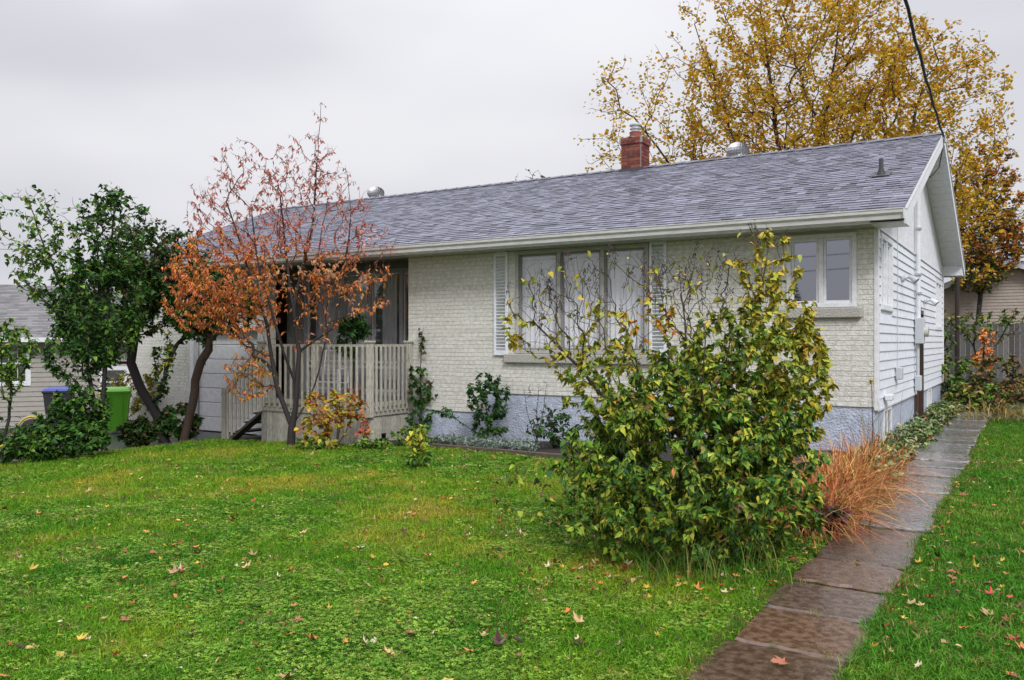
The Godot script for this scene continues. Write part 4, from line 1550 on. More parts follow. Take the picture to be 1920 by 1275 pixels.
func maple_mesh(curl: float, seed_: int) -> ArrayMesh:
	var r := RandomNumberGenerator.new()
	r.seed = seed_
	var m := MB.new()
	var angles := [180.0, 125.0, 95.0, 62.0, 35.0, 18.0, 0.0, -18.0, -35.0, -62.0, -95.0, -125.0]
	var radii := [0.12, 0.42, 0.26, 0.62, 0.30, 0.50, 0.72, 0.50, 0.30, 0.62, 0.26, 0.42]
	var p := []
	for i in angles.size():
		var a: float = deg_to_rad(angles[i] + r.randf_range(-5, 5))
		var q: float = radii[i] * r.randf_range(0.85, 1.12)
		p.append(Vector3(cos(a) * q, q * q * curl * r.randf_range(0.3, 1.4) + r.randf_range(-0.03, 0.05), -sin(a) * q))
	for i in p.size():
		m.tri(Vector3(0, 0.02, 0), p[(i + 1) % p.size()], p[i])
	m.tube(PackedVector3Array([Vector3(-0.05, 0.02, 0), Vector3(-0.35, 0.04, 0.04), Vector3(-0.6, 0.09, 0.02)]), PackedFloat32Array([0.012, 0.010, 0.008]), 3)
	return m.mesh()

var HEART := [[0.0, 0.0], [0.03, 0.2], [0.16, 0.32], [0.34, 0.335], [0.6, 0.22], [0.82, 0.08], [1.0, 0.0]]
var LANCE := [[0.0, 0.0], [0.2, 0.12], [0.5, 0.17], [0.8, 0.09], [1.0, 0.0]]
var OVAL := [[0.0, 0.0], [0.25, 0.22], [0.6, 0.24], [1.0, 0.0]]
var BROAD := [[0.0, 0.0], [0.2, 0.34], [0.55, 0.36], [1.0, 0.0]]

func spot(b: Vector3, q: Vector3) -> Vector3:
	return b + SIDE * q.x + Vector3.UP * q.y + AWAY * q.z

func in_ball() -> Vector3:
	while true:
		var p := Vector3(rng.randf_range(-1, 1), rng.randf_range(-1, 1), rng.randf_range(-1, 1))
		if p.length_squared() < 1.0:
			return p
	return Vector3.ZERO

# grows a branching skeleton from trunk paths towards target points
func grow(base: Vector3, trunks: Array, targets: Array, step: float, bias: float, r_twig: float, expo: float, wobble: float) -> Dictionary:
	var pos := PackedVector3Array()
	var par := PackedInt32Array()
	var far := PackedFloat32Array()
	for k in trunks.size():
		var path: Array = trunks[k]
		var last := -1
		var from := 0
		if k > 0 and path[0] is int:
			last = path[0]
			from = 1
		elif k > 0:
			var bd := 1e9
			var p0 := spot(base, path[0])
			for i in pos.size():
				var d := pos[i].distance_squared_to(p0)
				if d < bd:
					bd = d
					last = i
			from = 1 if bd < 0.01 else 0
		else:
			pos.append(spot(base, path[0]))
			par.append(-1)
			far.append(0.0)
			last = 0
			from = 1
		for i in range(from, path.size()):
			var a := pos[last]
			var b := spot(base, path[i])
			var n := maxi(1, int((b - a).length() / (step * 1.3)))
			for s in n:
				var q := a.lerp(b, float(s + 1) / n)
				if s < n - 1:
					q += in_ball() * wobble * 0.6
				pos.append(q)
				par.append(last)
				far.append(far[last] + pos[last].distance_to(q))
				last = pos.size() - 1
	targets.sort_custom(func(a, b): return a[0].distance_squared_to(base) < b[0].distance_squared_to(base))
	var tips := PackedInt32Array()
	for tg in targets:
		var t: Vector3 = tg[0]
		var best := -1
		var bd := 1e9
		for i in range(1, pos.size()):
			var d := pos[i].distance_to(t) + bias * far[i]
			if d < bd:
				bd = d
				best = i
		if best < 0:
			best = 0
		var p0 := pos[best]
		var dist := p0.distance_to(t)
		var dir := (p0 - pos[par[best]]).normalized() if par[best] >= 0 else Vector3.UP
		var c := p0 + (dir + Vector3.UP * 0.25) * dist * 0.35
		var n := maxi(2, int(dist / step) + 1)
		var last := best
		for s in n:
			var u := float(s + 1) / n
			var q := p0.lerp(c, u).lerp(c.lerp(t, u), u)
			if s < n - 1:
				q += in_ball() * wobble * minf(1.0, dist)
			pos.append(q)
			par.append(last)
			far.append(far[last] + pos[last].distance_to(q))
			last = pos.size() - 1
		tips.append(last)
	var acc := PackedFloat32Array()
	acc.resize(pos.size())
	var rad := PackedFloat32Array()
	rad.resize(pos.size())
	var unit := pow(r_twig, expo)
	for i in range(pos.size() - 1, -1, -1):
		if acc[i] == 0.0:
			acc[i] = unit
		rad[i] = pow(acc[i], 1.0 / expo)
		if par[i] >= 0:
			acc[par[i]] += acc[i]
	return {pos = pos, par = par, rad = rad, tips = tips, targets = targets}

func branch_mesh(g: Dictionary, flare := 1.0) -> ArrayMesh:
	var pos: PackedVector3Array = g.pos
	var par: PackedInt32Array = g.par
	var rad: PackedFloat32Array = g.rad
	var main := PackedInt32Array()
	main.resize(pos.size())
	main.fill(-1)
	for i in pos.size():
		var p := par[i]
		if p >= 0 and (main[p] < 0 or rad[i] > rad[main[p]]):
			main[p] = i
	var m := MB.new()
	for i in pos.size():
		var p := par[i]
		if p >= 0 and main[p] == i:
			continue
		var pts := PackedVector3Array()
		var rr := PackedFloat32Array()
		if p >= 0:
			pts.append(pos[p])
			rr.append(rad[i])
		var k := i
		while k >= 0:
			pts.append(pos[k])
			rr.append(rad[k])
			k = main[k]
		if p < 0:
			rr[0] *= flare
		var big := rr[0]
		rr[rr.size() - 1] *= 0.5
		m.tube(pts, rr, 9 if big > 0.06 else (6 if big > 0.02 else (4 if big > 0.008 else 3)))
	return m.mesh()

# a woody plant or a herb. blobs: [centre, radii, number of twigs, leaves on each, palette]
func plant(cfg: Dictionary) -> Node3D:
	var o := thing(cfg.name, cfg.label, cfg.category, cfg.get("group", ""))
	var base: Vector3 = cfg.base
	var targets := []
	for b in cfg.blobs:
		for i in b[2]:
			var q := in_ball()
			var ql := q.length()
			q = q.normalized() * pow(ql, cfg.get("shell", 0.7))
			var p := spot(base, b[0] + q * b[1])
			if p.y < ground_y(p.x, p.z) + 0.04:
				p.y = ground_y(p.x, p.z) + rng.randf_range(0.04, 0.2)
			targets.append([p, b[3], b[4]])
	var g := grow(base, cfg.trunks, targets, cfg.get("step", 0.16), cfg.get("bias", 0.35), cfg.get("twig", 0.0035), cfg.get("expo", 2.3), cfg.get("wobble", 0.03))
	o.position = base
	var back := Transform3D(Basis.IDENTITY, -base)
	part(o, cfg.get("stem_name", "trunk"), branch_mesh(g, cfg.get("flare", 1.25)), cfg.get("bark", mats["bark"]), back)
	var leaves := []
	var lo: float = cfg.size[0]
	var hi: float = cfg.size[1]
	var droop: float = cfg.get("droop", 0.5)
	var along: int = cfg.get("along", 4)
	var crowd: float = cfg.get("crowd", 0.0)
	for i in g.tips.size():
		var tg: Array = g.targets[i]
		var k: int = g.tips[i]
		var chain := [k]
		for s in along - 1:
			if g.par[k] < 0:
				break
			k = g.par[k]
			chain.append(k)
		if chain.size() < 2:
			continue
		var nl: float = tg[1]
		var cnt := int(nl) + (1 if rng.randf() < nl - int(nl) else 0)
		for s in cnt:
			var c := rng.randi() % (chain.size() - 1)
			var p: Vector3 = g.pos[chain[c]].lerp(g.pos[chain[c + 1]], rng.randf())
			var away := in_ball()
			away.y *= 0.6
			if crowd > 0:
				p += in_ball() * crowd
			var ax := (away.normalized() + Vector3.DOWN * droop + (p - base).normalized() * 0.35).normalized()
			var nrm := (Vector3.UP * 0.9 + in_ball() * 0.9)
			nrm = (nrm - ax * nrm.dot(ax)).normalized()
			var sz := rng.randf_range(lo, hi)
			var bs := Basis(ax, nrm, ax.cross(nrm)).scaled_local(Vector3(sz, sz, sz * rng.randf_range(0.85, 1.15)))
			leaves.append([Transform3D(bs, p), pick(tg[2]), p.distance_squared_to(EYE)])
	put_leaves(o, leaves, cfg.leaf if cfg.leaf is Array else [cfg.leaf], cfg.get("singles", 0), back, cfg.get("crown_name", "crown"), not cfg.get("thin", false))
	return o

func put_leaves(o: Node3D, leaves: Array, lms: Array, singles: int, back: Transform3D, called: String, lush := false) -> void:
	leaves.sort_custom(func(a, b): return a[2] < b[2])
	var xs := []
	var cols := []
	for k in lms:
		xs.append([])
		cols.append(PackedColorArray())
	var n := 0
	for l in leaves:
		var w := rng.randi() % lms.size()
		if n < singles:
			var q: Color = l[1]
			var v := rng.randi() % 3
			var k: float = [0.8, 1.0, 1.22][v]
			var key := "leaf_%s%02x%02x%02x_%d" % ["lush_" if lush else "", int(q.r * 255), int(q.g * 255), int(q.b * 255), v]
			part(o, "leaf", lms[w], tone(key, q, k, 0.5, {spec = 0.32, back = Color(0.35, 0.38, 0.25) if lush else Color(0.8, 0.8, 0.72), two = true}), back * l[0])
			n += 1
		else:
			xs[w].append(back * l[0])
			cols[w].append(jitter(l[1], 0.25))
	for w in lms.size():
		if xs[w].size() > 0:
			copies(o, called, lms[w], mats["lush" if lush else "leaf"], xs[w], cols[w])


# ---------------------------------------------------------------- trees and tall shrubs
const G_DARK := Color(0.028, 0.08, 0.016)
const G_MID := Color(0.06, 0.15, 0.022)
const G_LITE := Color(0.14, 0.26, 0.03)
const Y_GREEN := Color(0.36, 0.38, 0.035)
const YELLOW := Color(0.52, 0.40, 0.04)
const AMBER := Color(0.50, 0.27, 0.03)
const ORANGE := Color(0.78, 0.29, 0.07)
const ORANGE_RED := Color(0.56, 0.13, 0.055)
const ROSE := Color(0.52, 0.19, 0.17)
const BROWN := Color(0.16, 0.085, 0.045)

func build_trees() -> void:
	var heart := leaf_mesh(HEART, 0.25, 0.25, 0.02)
	var curl := leaf_mesh(HEART, 0.5, 0.5, 0.05)
	var lance := leaf_mesh(LANCE, 0.3, 0.35)
	var broad := leaf_mesh(BROAD, 0.2, 0.2)
	var oval := leaf_mesh(OVAL, 0.25, 0.3)
	# --- big yellow maple behind the house
	var gold := [Color(0.66, 0.43, 0.04), 4, Color(0.56, 0.38, 0.035), 4, Color(0.68, 0.38, 0.04), 3, Color(0.42, 0.34, 0.04), 3, Color(0.58, 0.26, 0.035), 1.2]
	plant({name = "maple_tree", label = "large golden yellow tree standing behind the bungalow roof", category = "tree", base = Vector3(-4.6, 0.1, -16.0),
		trunks = [[Vector3(0, -0.2, 0), Vector3(0.05, 1.2, 0), Vector3(0.0, 2.6, 0)],
			[Vector3(0.0, 2.6, 0), Vector3(0.1, 4.6, 0.2), Vector3(0.6, 7.2, 0.3), Vector3(1.1, 9.6, 0.2), Vector3(1.3, 12.0, 0)],
			[Vector3(0.0, 2.6, 0), Vector3(-0.1, 5.0, -0.3), Vector3(-0.9, 8.2, -0.4), Vector3(-1.4, 11.6, -0.6)],
			[Vector3(0.0, 2.2, 0), Vector3(-1.6, 4.4, 0.4), Vector3(-3.6, 6.6, 0.4), Vector3(-5.2, 8.6, 0.3)],
			[Vector3(0.05, 1.8, 0), Vector3(1.8, 4.0, -0.4), Vector3(3.0, 7.0, -0.6), Vector3(3.9, 10.2, -0.6)],
			[Vector3(0.0, 2.4, 0), Vector3(0.3, 5.2, 1.4), Vector3(0.5, 8.6, 2.0)],
			[Vector3(-0.1, 5.0, -0.3), Vector3(-2.2, 7.4, -0.8), Vector3(-3.2, 10.2, -1.0)],
			[Vector3(1.8, 4.0, -0.4), Vector3(4.2, 5.6, 0.0), Vector3(5.6, 6.8, 0.0)]],
		blobs = [[Vector3(0.2, 9.0, 0), Vector3(3.9, 4.2, 3.6), 1000, 19, gold], [Vector3(-3.9, 8.0, 0), Vector3(3.3, 3.1, 2.6), 300, 13, gold], [Vector3(3.6, 8.2, 0), Vector3(3.0, 3.6, 2.8), 560, 19, gold],
			[Vector3(0.5, 5.4, 0), Vector3(5.6, 1.6, 3.2), 420, 18, gold], [Vector3(-5.0, 5.6, 0), Vector3(2.2, 1.3, 1.6), 80, 8, gold], [Vector3(5.4, 5.0, 0), Vector3(1.6, 2.6, 1.8), 80, 11, gold], [Vector3(-0.5, 12.0, 0), Vector3(3.2, 1.8, 2.5), 150, 11, gold]],
		leaf = broad, thin = true, size = [0.085, 0.145], twig = 0.008, step = 0.42, wobble = 0.1, expo = 2.25, droop = 0.3, along = 4, crowd = 0.26, shell = 0.8})
	# --- orange and green maple at the right, above the garage
	var fire := [Color(0.58, 0.22, 0.035), 4, Color(0.50, 0.13, 0.035), 2, Color(0.56, 0.32, 0.035), 3, Color(0.12, 0.13, 0.03), 3, Color(0.06, 0.09, 0.025), 2]
	var mixed := [Color(0.05, 0.08, 0.022), 4, Color(0.10, 0.12, 0.03), 3, Color(0.40, 0.14, 0.03), 2]
	plant({name = "maple_tree", label = "smaller orange and dark green tree beside the house gable", category = "tree", base = Vector3(0.15, 0.3, -21.2),
		trunks = [[Vector3(0, -0.2, 0), Vector3(0, 2.0, 0), Vector3(0.2, 4.5, 0), Vector3(0.3, 7.0, 0)]],
		blobs = [[Vector3(0.4, 4.6, 0), Vector3(1.5, 1.0, 1.3), 150, 16, fire], [Vector3(0.2, 6.2, 0), Vector3(1.5, 0.9, 1.3), 130, 14, fire], [Vector3(0.1, 5.5, 0.6), Vector3(1.2, 0.9, 1.0), 90, 14, mixed], [Vector3(0.0, 3.6, 0), Vector3(1.0, 0.8, 1.0), 90, 13, mixed], [Vector3(0.3, 7.3, 0), Vector3(1.1, 0.8, 1.0), 70, 12, fire]],
		leaf = broad, thin = true, size = [0.08, 0.14], twig = 0.007, step = 0.3, wobble = 0.06, droop = 0.3, crowd = 0.14})
	# --- orange cherry in front of the porch
	var hot := [ORANGE, 5, ORANGE_RED, 2.5, Color(0.72, 0.34, 0.10), 3, ROSE, 1.5, Color(0.34, 0.20, 0.04), 1]
	var rosy := [ROSE, 4, Color(0.44, 0.15, 0.13), 2, ORANGE_RED, 1.5, Color(0.66, 0.32, 0.26), 3]
	plant({name = "cherry_tree", label = "slender many stemmed tree with orange leaves in front of the porch", category = "tree", base = Vector3(-8.75, -0.27, 1.75),
		trunks = [[Vector3(0, -0.08, 0), Vector3(0.02, 0.35, 0), Vector3(0.1, 1.0, 0), Vector3(0.14, 1.6, 0.0)],
			[Vector3(0.14, 1.6, 0.0), Vector3(0.05, 2.3, 0), Vector3(-0.1, 3.2, 0.1), Vector3(-0.2, 4.2, 0.1)],
			[Vector3(0.14, 1.6, 0), Vector3(0.75, 2.0, -0.1), Vector3(0.9, 2.9, -0.1), Vector3(1.0, 3.9, 0), Vector3(0.9, 4.7, 0)],
			[Vector3(0.02, 0.35, 0), Vector3(-0.22, 1.0, 0.0), Vector3(-0.38, 2.0, 0), Vector3(-0.75, 3.0, 0.1), Vector3(-1.1, 4.1, 0.1)],
			[Vector3(0.02, 0.35, 0), Vector3(0.35, 1.0, 0.15), Vector3(0.55, 1.9, 0.3), Vector3(0.3, 3.0, 0.5), Vector3(0.5, 4.2, 0.5)],
			[Vector3(0.1, 1.0, 0), Vector3(-0.1, 1.8, -0.3), Vector3(-0.35, 2.8, -0.5), Vector3(-0.5, 3.9, -0.5)],
			[Vector3(0.05, 2.3, 0), Vector3(0.35, 3.6, 0), Vector3(0.42, 4.6, 0), Vector3(0.5, 5.7, 0)]],
		blobs = [[Vector3(-1.15, 2.95, 0), Vector3(0.95, 0.75, 0.9), 320, 10, hot], [Vector3(-1.5, 2.45, 0), Vector3(0.6, 0.5, 0.6), 150, 10, hot], [Vector3(-0.75, 2.25, 0), Vector3(0.6, 0.5, 0.6), 120, 9, hot], [Vector3(-0.1, 2.95, 0), Vector3(1.0, 0.65, 0.9), 200, 6, hot], [Vector3(0.95, 2.9, 0), Vector3(0.75, 0.35, 0.7), 110, 7, hot], [Vector3(0.95, 2.45, 0), Vector3(0.7, 0.3, 0.6), 40, 6, hot],
			[Vector3(-0.75, 3.95, 0), Vector3(1.05, 0.85, 0.85), 300, 4.4, rosy], [Vector3(0.35, 3.95, 0), Vector3(1.05, 0.9, 0.85), 310, 4.4, rosy], [Vector3(0.3, 4.8, 0), Vector3(0.6, 0.5, 0.5), 100, 3.5, rosy], [Vector3(-0.9, 4.75, 0), Vector3(0.55, 0.4, 0.4), 46, 2.5, rosy], [Vector3(0.5, 5.6, 0), Vector3(0.2, 0.3, 0.2), 7, 2.5, rosy], [Vector3(1.35, 3.4, 0), Vector3(0.5, 0.4, 0.45), 60, 3, rosy],
			[Vector3(0.25, 1.95, -0.1), Vector3(0.6, 0.35, 0.4), 30, 4, hot], [Vector3(-0.7, 1.3, 0.0), Vector3(0.42, 0.55, 0.4), 90, 7, [ORANGE, 3, Color(0.42, 0.28, 0.06), 3, ORANGE_RED, 1]]],
		thin = true, leaf = lance, size = [0.05, 0.09], twig = 0.0027, step = 0.18, wobble = 0.04, expo = 2.18, droop = 0.9, along = 4, singles = 300})
	# --- lilacs at the left
	var lil := [G_DARK, 5, G_MID, 4, G_LITE, 0.9, Color(0.16, 0.19, 0.04), 0.5]
	var lil_b := [G_DARK, 4, G_MID, 3, Color(0.07, 0.06, 0.025), 2, Color(0.14, 0.13, 0.03), 0.8, Color(0.16, 0.06, 0.03), 0.6]
	var lil_s := [G_MID, 3, G_LITE, 2.5, Color(0.2, 0.24, 0.05), 1]
	plant({name = "lilac_tree", label = "tall leggy dark green lilac at the driveway edge, reaching left", category = "tree", group = "lilacs along the driveway", base = Vector3(-11.5, -0.35, 3.45),
		trunks = [[Vector3(0, -0.08, 0), Vector3(0.0, 0.8, 0), Vector3(-0.15, 1.6, 0), Vector3(-0.5, 2.6, 0), Vector3(-0.95, 3.7, 0), Vector3(-1.15, 4.4, 0)],
			[Vector3(0, 0.0, 0), Vector3(0.14, 0.9, 0.0), Vector3(0.16, 2.0, 0.1), Vector3(0.2, 3.2, 0.1), Vector3(0.35, 4.3, 0)],
			[Vector3(0, 0.0, 0), Vector3(0.06, 1.0, 0.2), Vector3(-0.05, 2.2, 0.3), Vector3(-0.1, 3.3, 0.3)],
			[Vector3(-0.15, 1.6, 0), Vector3(-0.6, 2.4, -0.2), Vector3(-1.2, 3.0, -0.3)]],
		blobs = [[Vector3(0.1, 2.4, 0), Vector3(0.85, 0.95, 0.65), 230, 11, lil], [Vector3(0.3, 3.6, 0), Vector3(0.65, 0.85, 0.55), 150, 9, lil], [Vector3(-1.1, 3.8, 0), Vector3(0.6, 0.75, 0.5), 90, 5, lil_s], [Vector3(-0.75, 2.9, 0), Vector3(0.6, 0.6, 0.45), 80, 6, lil_s], [Vector3(-0.25, 1.7, 0), Vector3(0.65, 0.5, 0.5), 80, 9, lil], [Vector3(-0.25, 0.7, 0), Vector3(0.42, 0.5, 0.4), 70, 10, lil], [Vector3(0.08, 0.5, 0), Vector3(0.2, 0.5, 0.2), 36, 8, lil], [Vector3(-0.2, 3.6, 0), Vector3(0.5, 0.7, 0.5), 60, 1.5, lil_s]],
		leaf = [heart, curl], size = [0.06, 0.11], twig = 0.004, step = 0.17, wobble = 0.035, droop = 0.5, crowd = 0.09, singles = 150, bark = mats["bark"]})
	plant({name = "lilac_tree", label = "dark green lilac with a thick trunk leaning left by garage", category = "tree", group = "lilacs along the driveway", base = Vector3(-12.2, -0.40, 1.75),
		trunks = [[Vector3(0.15, -0.08, 0), Vector3(0.0, 0.5, 0), Vector3(-0.35, 1.1, 0), Vector3(-0.5, 1.5, 0)], [Vector3(-0.5, 1.5, 0), Vector3(-0.4, 2.2, 0), Vector3(-0.2, 3.0, 0), Vector3(0.0, 3.7, 0)], [Vector3(-0.5, 1.5, 0), Vector3(-1.0, 1.5, 0), Vector3(-1.25, 1.75, 0), Vector3(-1.35, 2.2, 0)], [Vector3(-0.4, 2.2, 0), Vector3(0.1, 2.6, 0), Vector3(0.5, 3.0, 0)], [Vector3(-0.45, 1.7, 0), Vector3(-0.65, 2.4, 0.2), Vector3(-0.8, 3.2, 0.2)]],
		blobs = [[Vector3(-0.6, 2.75, 0), Vector3(1.0, 0.8, 0.7), 310, 12, lil_b], [Vector3(-0.1, 3.45, 0), Vector3(1.05, 0.75, 0.65), 270, 11, lil_b], [Vector3(-1.1, 2.2, 0), Vector3(0.7, 0.6, 0.5), 170, 11, lil], [Vector3(0.65, 2.85, 0), Vector3(0.8, 0.8, 0.5), 220, 10, lil_b], [Vector3(0.15, 1.5, -0.1), Vector3(0.18, 0.7, 0.16), 40, 9, [G_DARK, 3, G_MID, 2, Y_GREEN, 1, YELLOW, 0.6]]],
		leaf = [heart, curl], size = [0.06, 0.105], twig = 0.005, step = 0.17, wobble = 0.03, expo = 2.1, droop = 0.5, crowd = 0.09, singles = 150, bark = mats["bark"]})
	plant({name = "lilac_tree", label = "lilac with twisted reddish trunk beside the porch stair post", category = "tree", group = "lilacs along the driveway", base = Vector3(-11.45, -0.37, 1.62),
		trunks = [[Vector3(-0.14, -0.1, 0), Vector3(-0.05, 0.35, 0.02), Vector3(0.06, 0.75, -0.02), Vector3(0.08, 1.15, 0.04), Vector3(0.2, 1.5, 0), Vector3(0.33, 1.72, 0.03), Vector3(0.36, 1.9, 0), Vector3(0.5, 2.05, 0)], [Vector3(0.5, 2.05, 0), Vector3(0.45, 2.5, 0), Vector3(0.35, 3.0, 0)], [Vector3(0.5, 2.05, 0), Vector3(0.75, 2.6, 0.1), Vector3(0.8, 3.1, 0.1)]],
		blobs = [[Vector3(0.55, 2.6, 0.2), Vector3(0.8, 0.6, 0.5), 190, 11, [G_DARK, 4, G_MID, 3, Color(0.2, 0.2, 0.04), 1.2]], [Vector3(0.1, 2.25, 0.1), Vector3(0.5, 0.35, 0.4), 90, 12, lil]],
		leaf = heart, size = [0.06, 0.11], twig = 0.007, step = 0.15, wobble = 0.03, expo = 2.05, droop = 0.5, crowd = 0.06, singles = 80, bark = mats["bark_brown"]})
	plant({name = "shrub", label = "yellowish green upright shrub at the far left edge of lawn", category = "shrub", base = Vector3(-11.2, -0.35, 5.15),
		trunks = [[Vector3(0, -0.05, 0), Vector3(-0.05, 0.6, 0), Vector3(-0.1, 1.3, 0)], [Vector3(0, 0, 0), Vector3(0.1, 0.7, 0.1), Vector3(0.15, 1.4, 0.1)]],
		blobs = [[Vector3(0.0, 1.75, 0), Vector3(0.55, 0.5, 0.45), 190, 14, [G_MID, 3, G_LITE, 4, Color(0.2, 0.26, 0.05), 3]], [Vector3(0.0, 1.2, 0), Vector3(0.35, 0.3, 0.35), 26, 8, [G_MID, 3, G_LITE, 3]], [Vector3(0.1, 0.4, 0), Vector3(0.5, 0.4, 0.4), 40, 8, [G_DARK, 3, G_MID, 3]]],
		leaf = oval, size = [0.05, 0.085], twig = 0.004, step = 0.13, wobble = 0.02, droop = 0.4})
	# low leafy shrubs at the foot of the lilacs
	var foot := [[Vector3(-11.5, -0.36, 3.85), "dark green undergrowth around the foot of the tall left lilac", 0.6, 0.95, [G_DARK, 4, G_MID, 4, G_LITE, 1]], [Vector3(-11.2, -0.36, 4.25), "low dark green leafy shrub at the far left foot of the lilac", 0.8, 0.6, [G_DARK, 4, G_MID, 4, G_LITE, 1]], [Vector3(-11.5, -0.36, 4.9), "low green shrub with some yellow leaves below the left lilac", 0.8, 0.45, [G_DARK, 3, G_MID, 4, G_LITE, 2, YELLOW, 0.6]], [Vector3(-12.0, -0.4, 2.3), "dark low shrub around the leaning lilac trunk", 0.35, 0.5, [G_DARK, 4, Color(0.09, 0.05, 0.03), 2, G_MID, 1]], [Vector3(-11.85, -0.38, 1.55), "dark green low shrub between the two lilac trunks", 0.42, 0.7, [G_DARK, 5, G_MID, 2, Color(0.15, 0.06, 0.04), 0.6]]]
	for f in foot:
		plant({name = "shrub", label = f[1], category = "shrub", group = "low shrubs at the driveway edge", base = f[0], trunks = [[Vector3(0, -0.04, 0), Vector3(0, 0.15, 0)]],
			blobs = [[Vector3(0, f[3] * 0.55, 0), Vector3(f[2], f[3] * 0.5, f[2] * 0.7), 200, 11, f[4]]], leaf = heart, size = [0.06, 0.11], twig = 0.003, step = 0.11, wobble = 0.02, droop = 0.35, stem_name = "stem", crown_name = "foliage"})
	plant({name = "shrub", label = "yellow and russet shrub beside the lime green bin", category = "shrub", base = Vector3(-15.2, -0.4, 0.55), trunks = [[Vector3(0, -0.04, 0), Vector3(0, 0.3, 0)]],
		blobs = [[Vector3(0.2, 0.75, 0), Vector3(0.7, 0.55, 0.4), 110, 10, [Y_GREEN, 3, Color(0.2, 0.2, 0.04), 3, BROWN, 1.5, Color(0.35, 0.2, 0.04), 1]], [Vector3(0.3, 0.12, 0), Vector3(0.6, 0.12, 0.4), 26, 8, [ORANGE_RED, 2, BROWN, 3]]], leaf = oval, size = [0.07, 0.11], twig = 0.003, step = 0.13, stem_name = "stem", crown_name = "foliage"})
	# --- far trees
	spruce("spruce_tree", "dark blue-green spruce top behind the tan garage", Vector3(0.6, 0.3, -39.0), 8.2, 2.5, 5)
	spruce("spruce_tree", "dark spruce rising right of the orange tree", Vector3(-0.9, 0.3, -41.0), 7.6, 2.3, 6)
	plant({name = "bare_tree", label = "thin nearly bare distant tree top above the roof ridge", category = "tree", base = Vector3(-23.4, 0.2, -31.4), trunks = [[Vector3(0, 0, 0), Vector3(0, 5, 0), Vector3(0.2, 9.0, 0), Vector3(0.1, 11.0, 0)]],
		blobs = [[Vector3(0, 10.0, 0), Vector3(1.4, 1.6, 1.2), 60, 4, [Color(0.2, 0.18, 0.12), 2, Color(0.14, 0.11, 0.08), 2]]], leaf = oval, size = [0.12, 0.2], twig = 0.012, step = 0.4, wobble = 0.08, droop = 0.2})
	# --- back garden
	var rear := [[Vector3(0.55, 0.15, -13.6), "small gnarled fruit tree in front of the back fence", "tree", [[Vector3(0, -0.1, 0), Vector3(0.05, 0.6, 0), Vector3(-0.15, 1.2, 0), Vector3(-0.5, 1.7, 0)], [Vector3(0.05, 0.6, 0), Vector3(0.4, 1.2, 0), Vector3(0.7, 1.7, 0)]], [[Vector3(0.3, 1.85, 0), Vector3(1.1, 0.4, 0.8), 70, 6, [Color(0.12, 0.16, 0.04), 3, G_MID, 2, Color(0.25, 0.22, 0.05), 1.5]]]],
		[Vector3(0.7, 0.1, -11.6), "thin orange leaved sapling in the back garden", "tree", [[Vector3(0, -0.1, 0), Vector3(0.0, 0.8, 0), Vector3(0.05, 1.7, 0)]], [[Vector3(0.05, 1.0, 0), Vector3(0.28, 0.32, 0.25), 34, 8, [Color(0.62, 0.25, 0.06), 3, ORANGE, 2]], [Vector3(0.1, 1.55, 0), Vector3(0.15, 0.25, 0.15), 12, 7, [Color(0.62, 0.25, 0.06), 3, ORANGE, 2]]]],
		[Vector3(0.15, 0.05, -9.6), "overgrown green bush at the end of the path", "shrub", [[Vector3(0, -0.05, 0), Vector3(0, 0.25, 0)]], [[Vector3(0, 0.6, 0), Vector3(0.75, 0.55, 0.6), 110, 8, [G_MID, 4, G_LITE, 2, Color(0.16, 0.17, 0.04), 2, BROWN, 1]]]],
		[Vector3(1.15, 0.08, -9.4), "brown and green overgrown bush right of path end", "shrub", [[Vector3(0, -0.05, 0), Vector3(0, 0.25, 0)]], [[Vector3(0, 0.6, 0), Vector3(0.8, 0.6, 0.6), 110, 8, [BROWN, 3, Color(0.14, 0.12, 0.04), 3, Color(0.24, 0.17, 0.05), 2, G_MID, 2]]]],
		[Vector3(0.75, 0.05, -8.7), "ochre and green weeds spilling over the far end of path", "shrub", [[Vector3(0, -0.05, 0), Vector3(0, 0.15, 0)]], [[Vector3(0, 0.3, 0), Vector3(0.7, 0.3, 0.5), 130, 8, [Color(0.30, 0.24, 0.05), 3, G_LITE, 3, G_MID, 2, BROWN, 1.5]]]],
		[Vector3(1.9, 0.1, -8.2), "brownish weeds behind the hay heap", "shrub", [[Vector3(0, -0.05, 0), Vector3(0, 0.2, 0)]], [[Vector3(0, 0.42, 0), Vector3(0.9, 0.42, 0.5), 150, 8, [BROWN, 3, Color(0.28, 0.2, 0.05), 3, Color(0.13, 0.14, 0.04), 3]]]],
		[Vector3(2.6, 0.12, -10.2), "dark green tall weeds against the back fence at right", "shrub", [[Vector3(0, -0.05, 0), Vector3(0, 0.4, 0)]], [[Vector3(0, 0.8, 0), Vector3(1.1, 0.8, 0.7), 120, 8, [G_DARK, 3, G_MID, 3, Color(0.12, 0.11, 0.04), 2]]]],
		[Vector3(-0.5, 0.12, -12.2), "leafy shrub behind the back corner of the bungalow", "shrub", [[Vector3(0, -0.05, 0), Vector3(0, 0.9, 0)]], [[Vector3(0, 1.5, 0), Vector3(0.6, 1.2, 0.6), 100, 8, [G_MID, 3, Color(0.13, 0.15, 0.04), 3, Color(0.22, 0.18, 0.05), 1]]]]]
	for f in rear:
		plant({name = "fruit_tree" if f[2] == "tree" else "garden_shrub", label = f[1], category = f[2], base = f[0], trunks = f[3], blobs = f[4], leaf = oval, size = [0.09, 0.15], twig = 0.006, step = 0.2, wobble = 0.05, droop = 0.4})

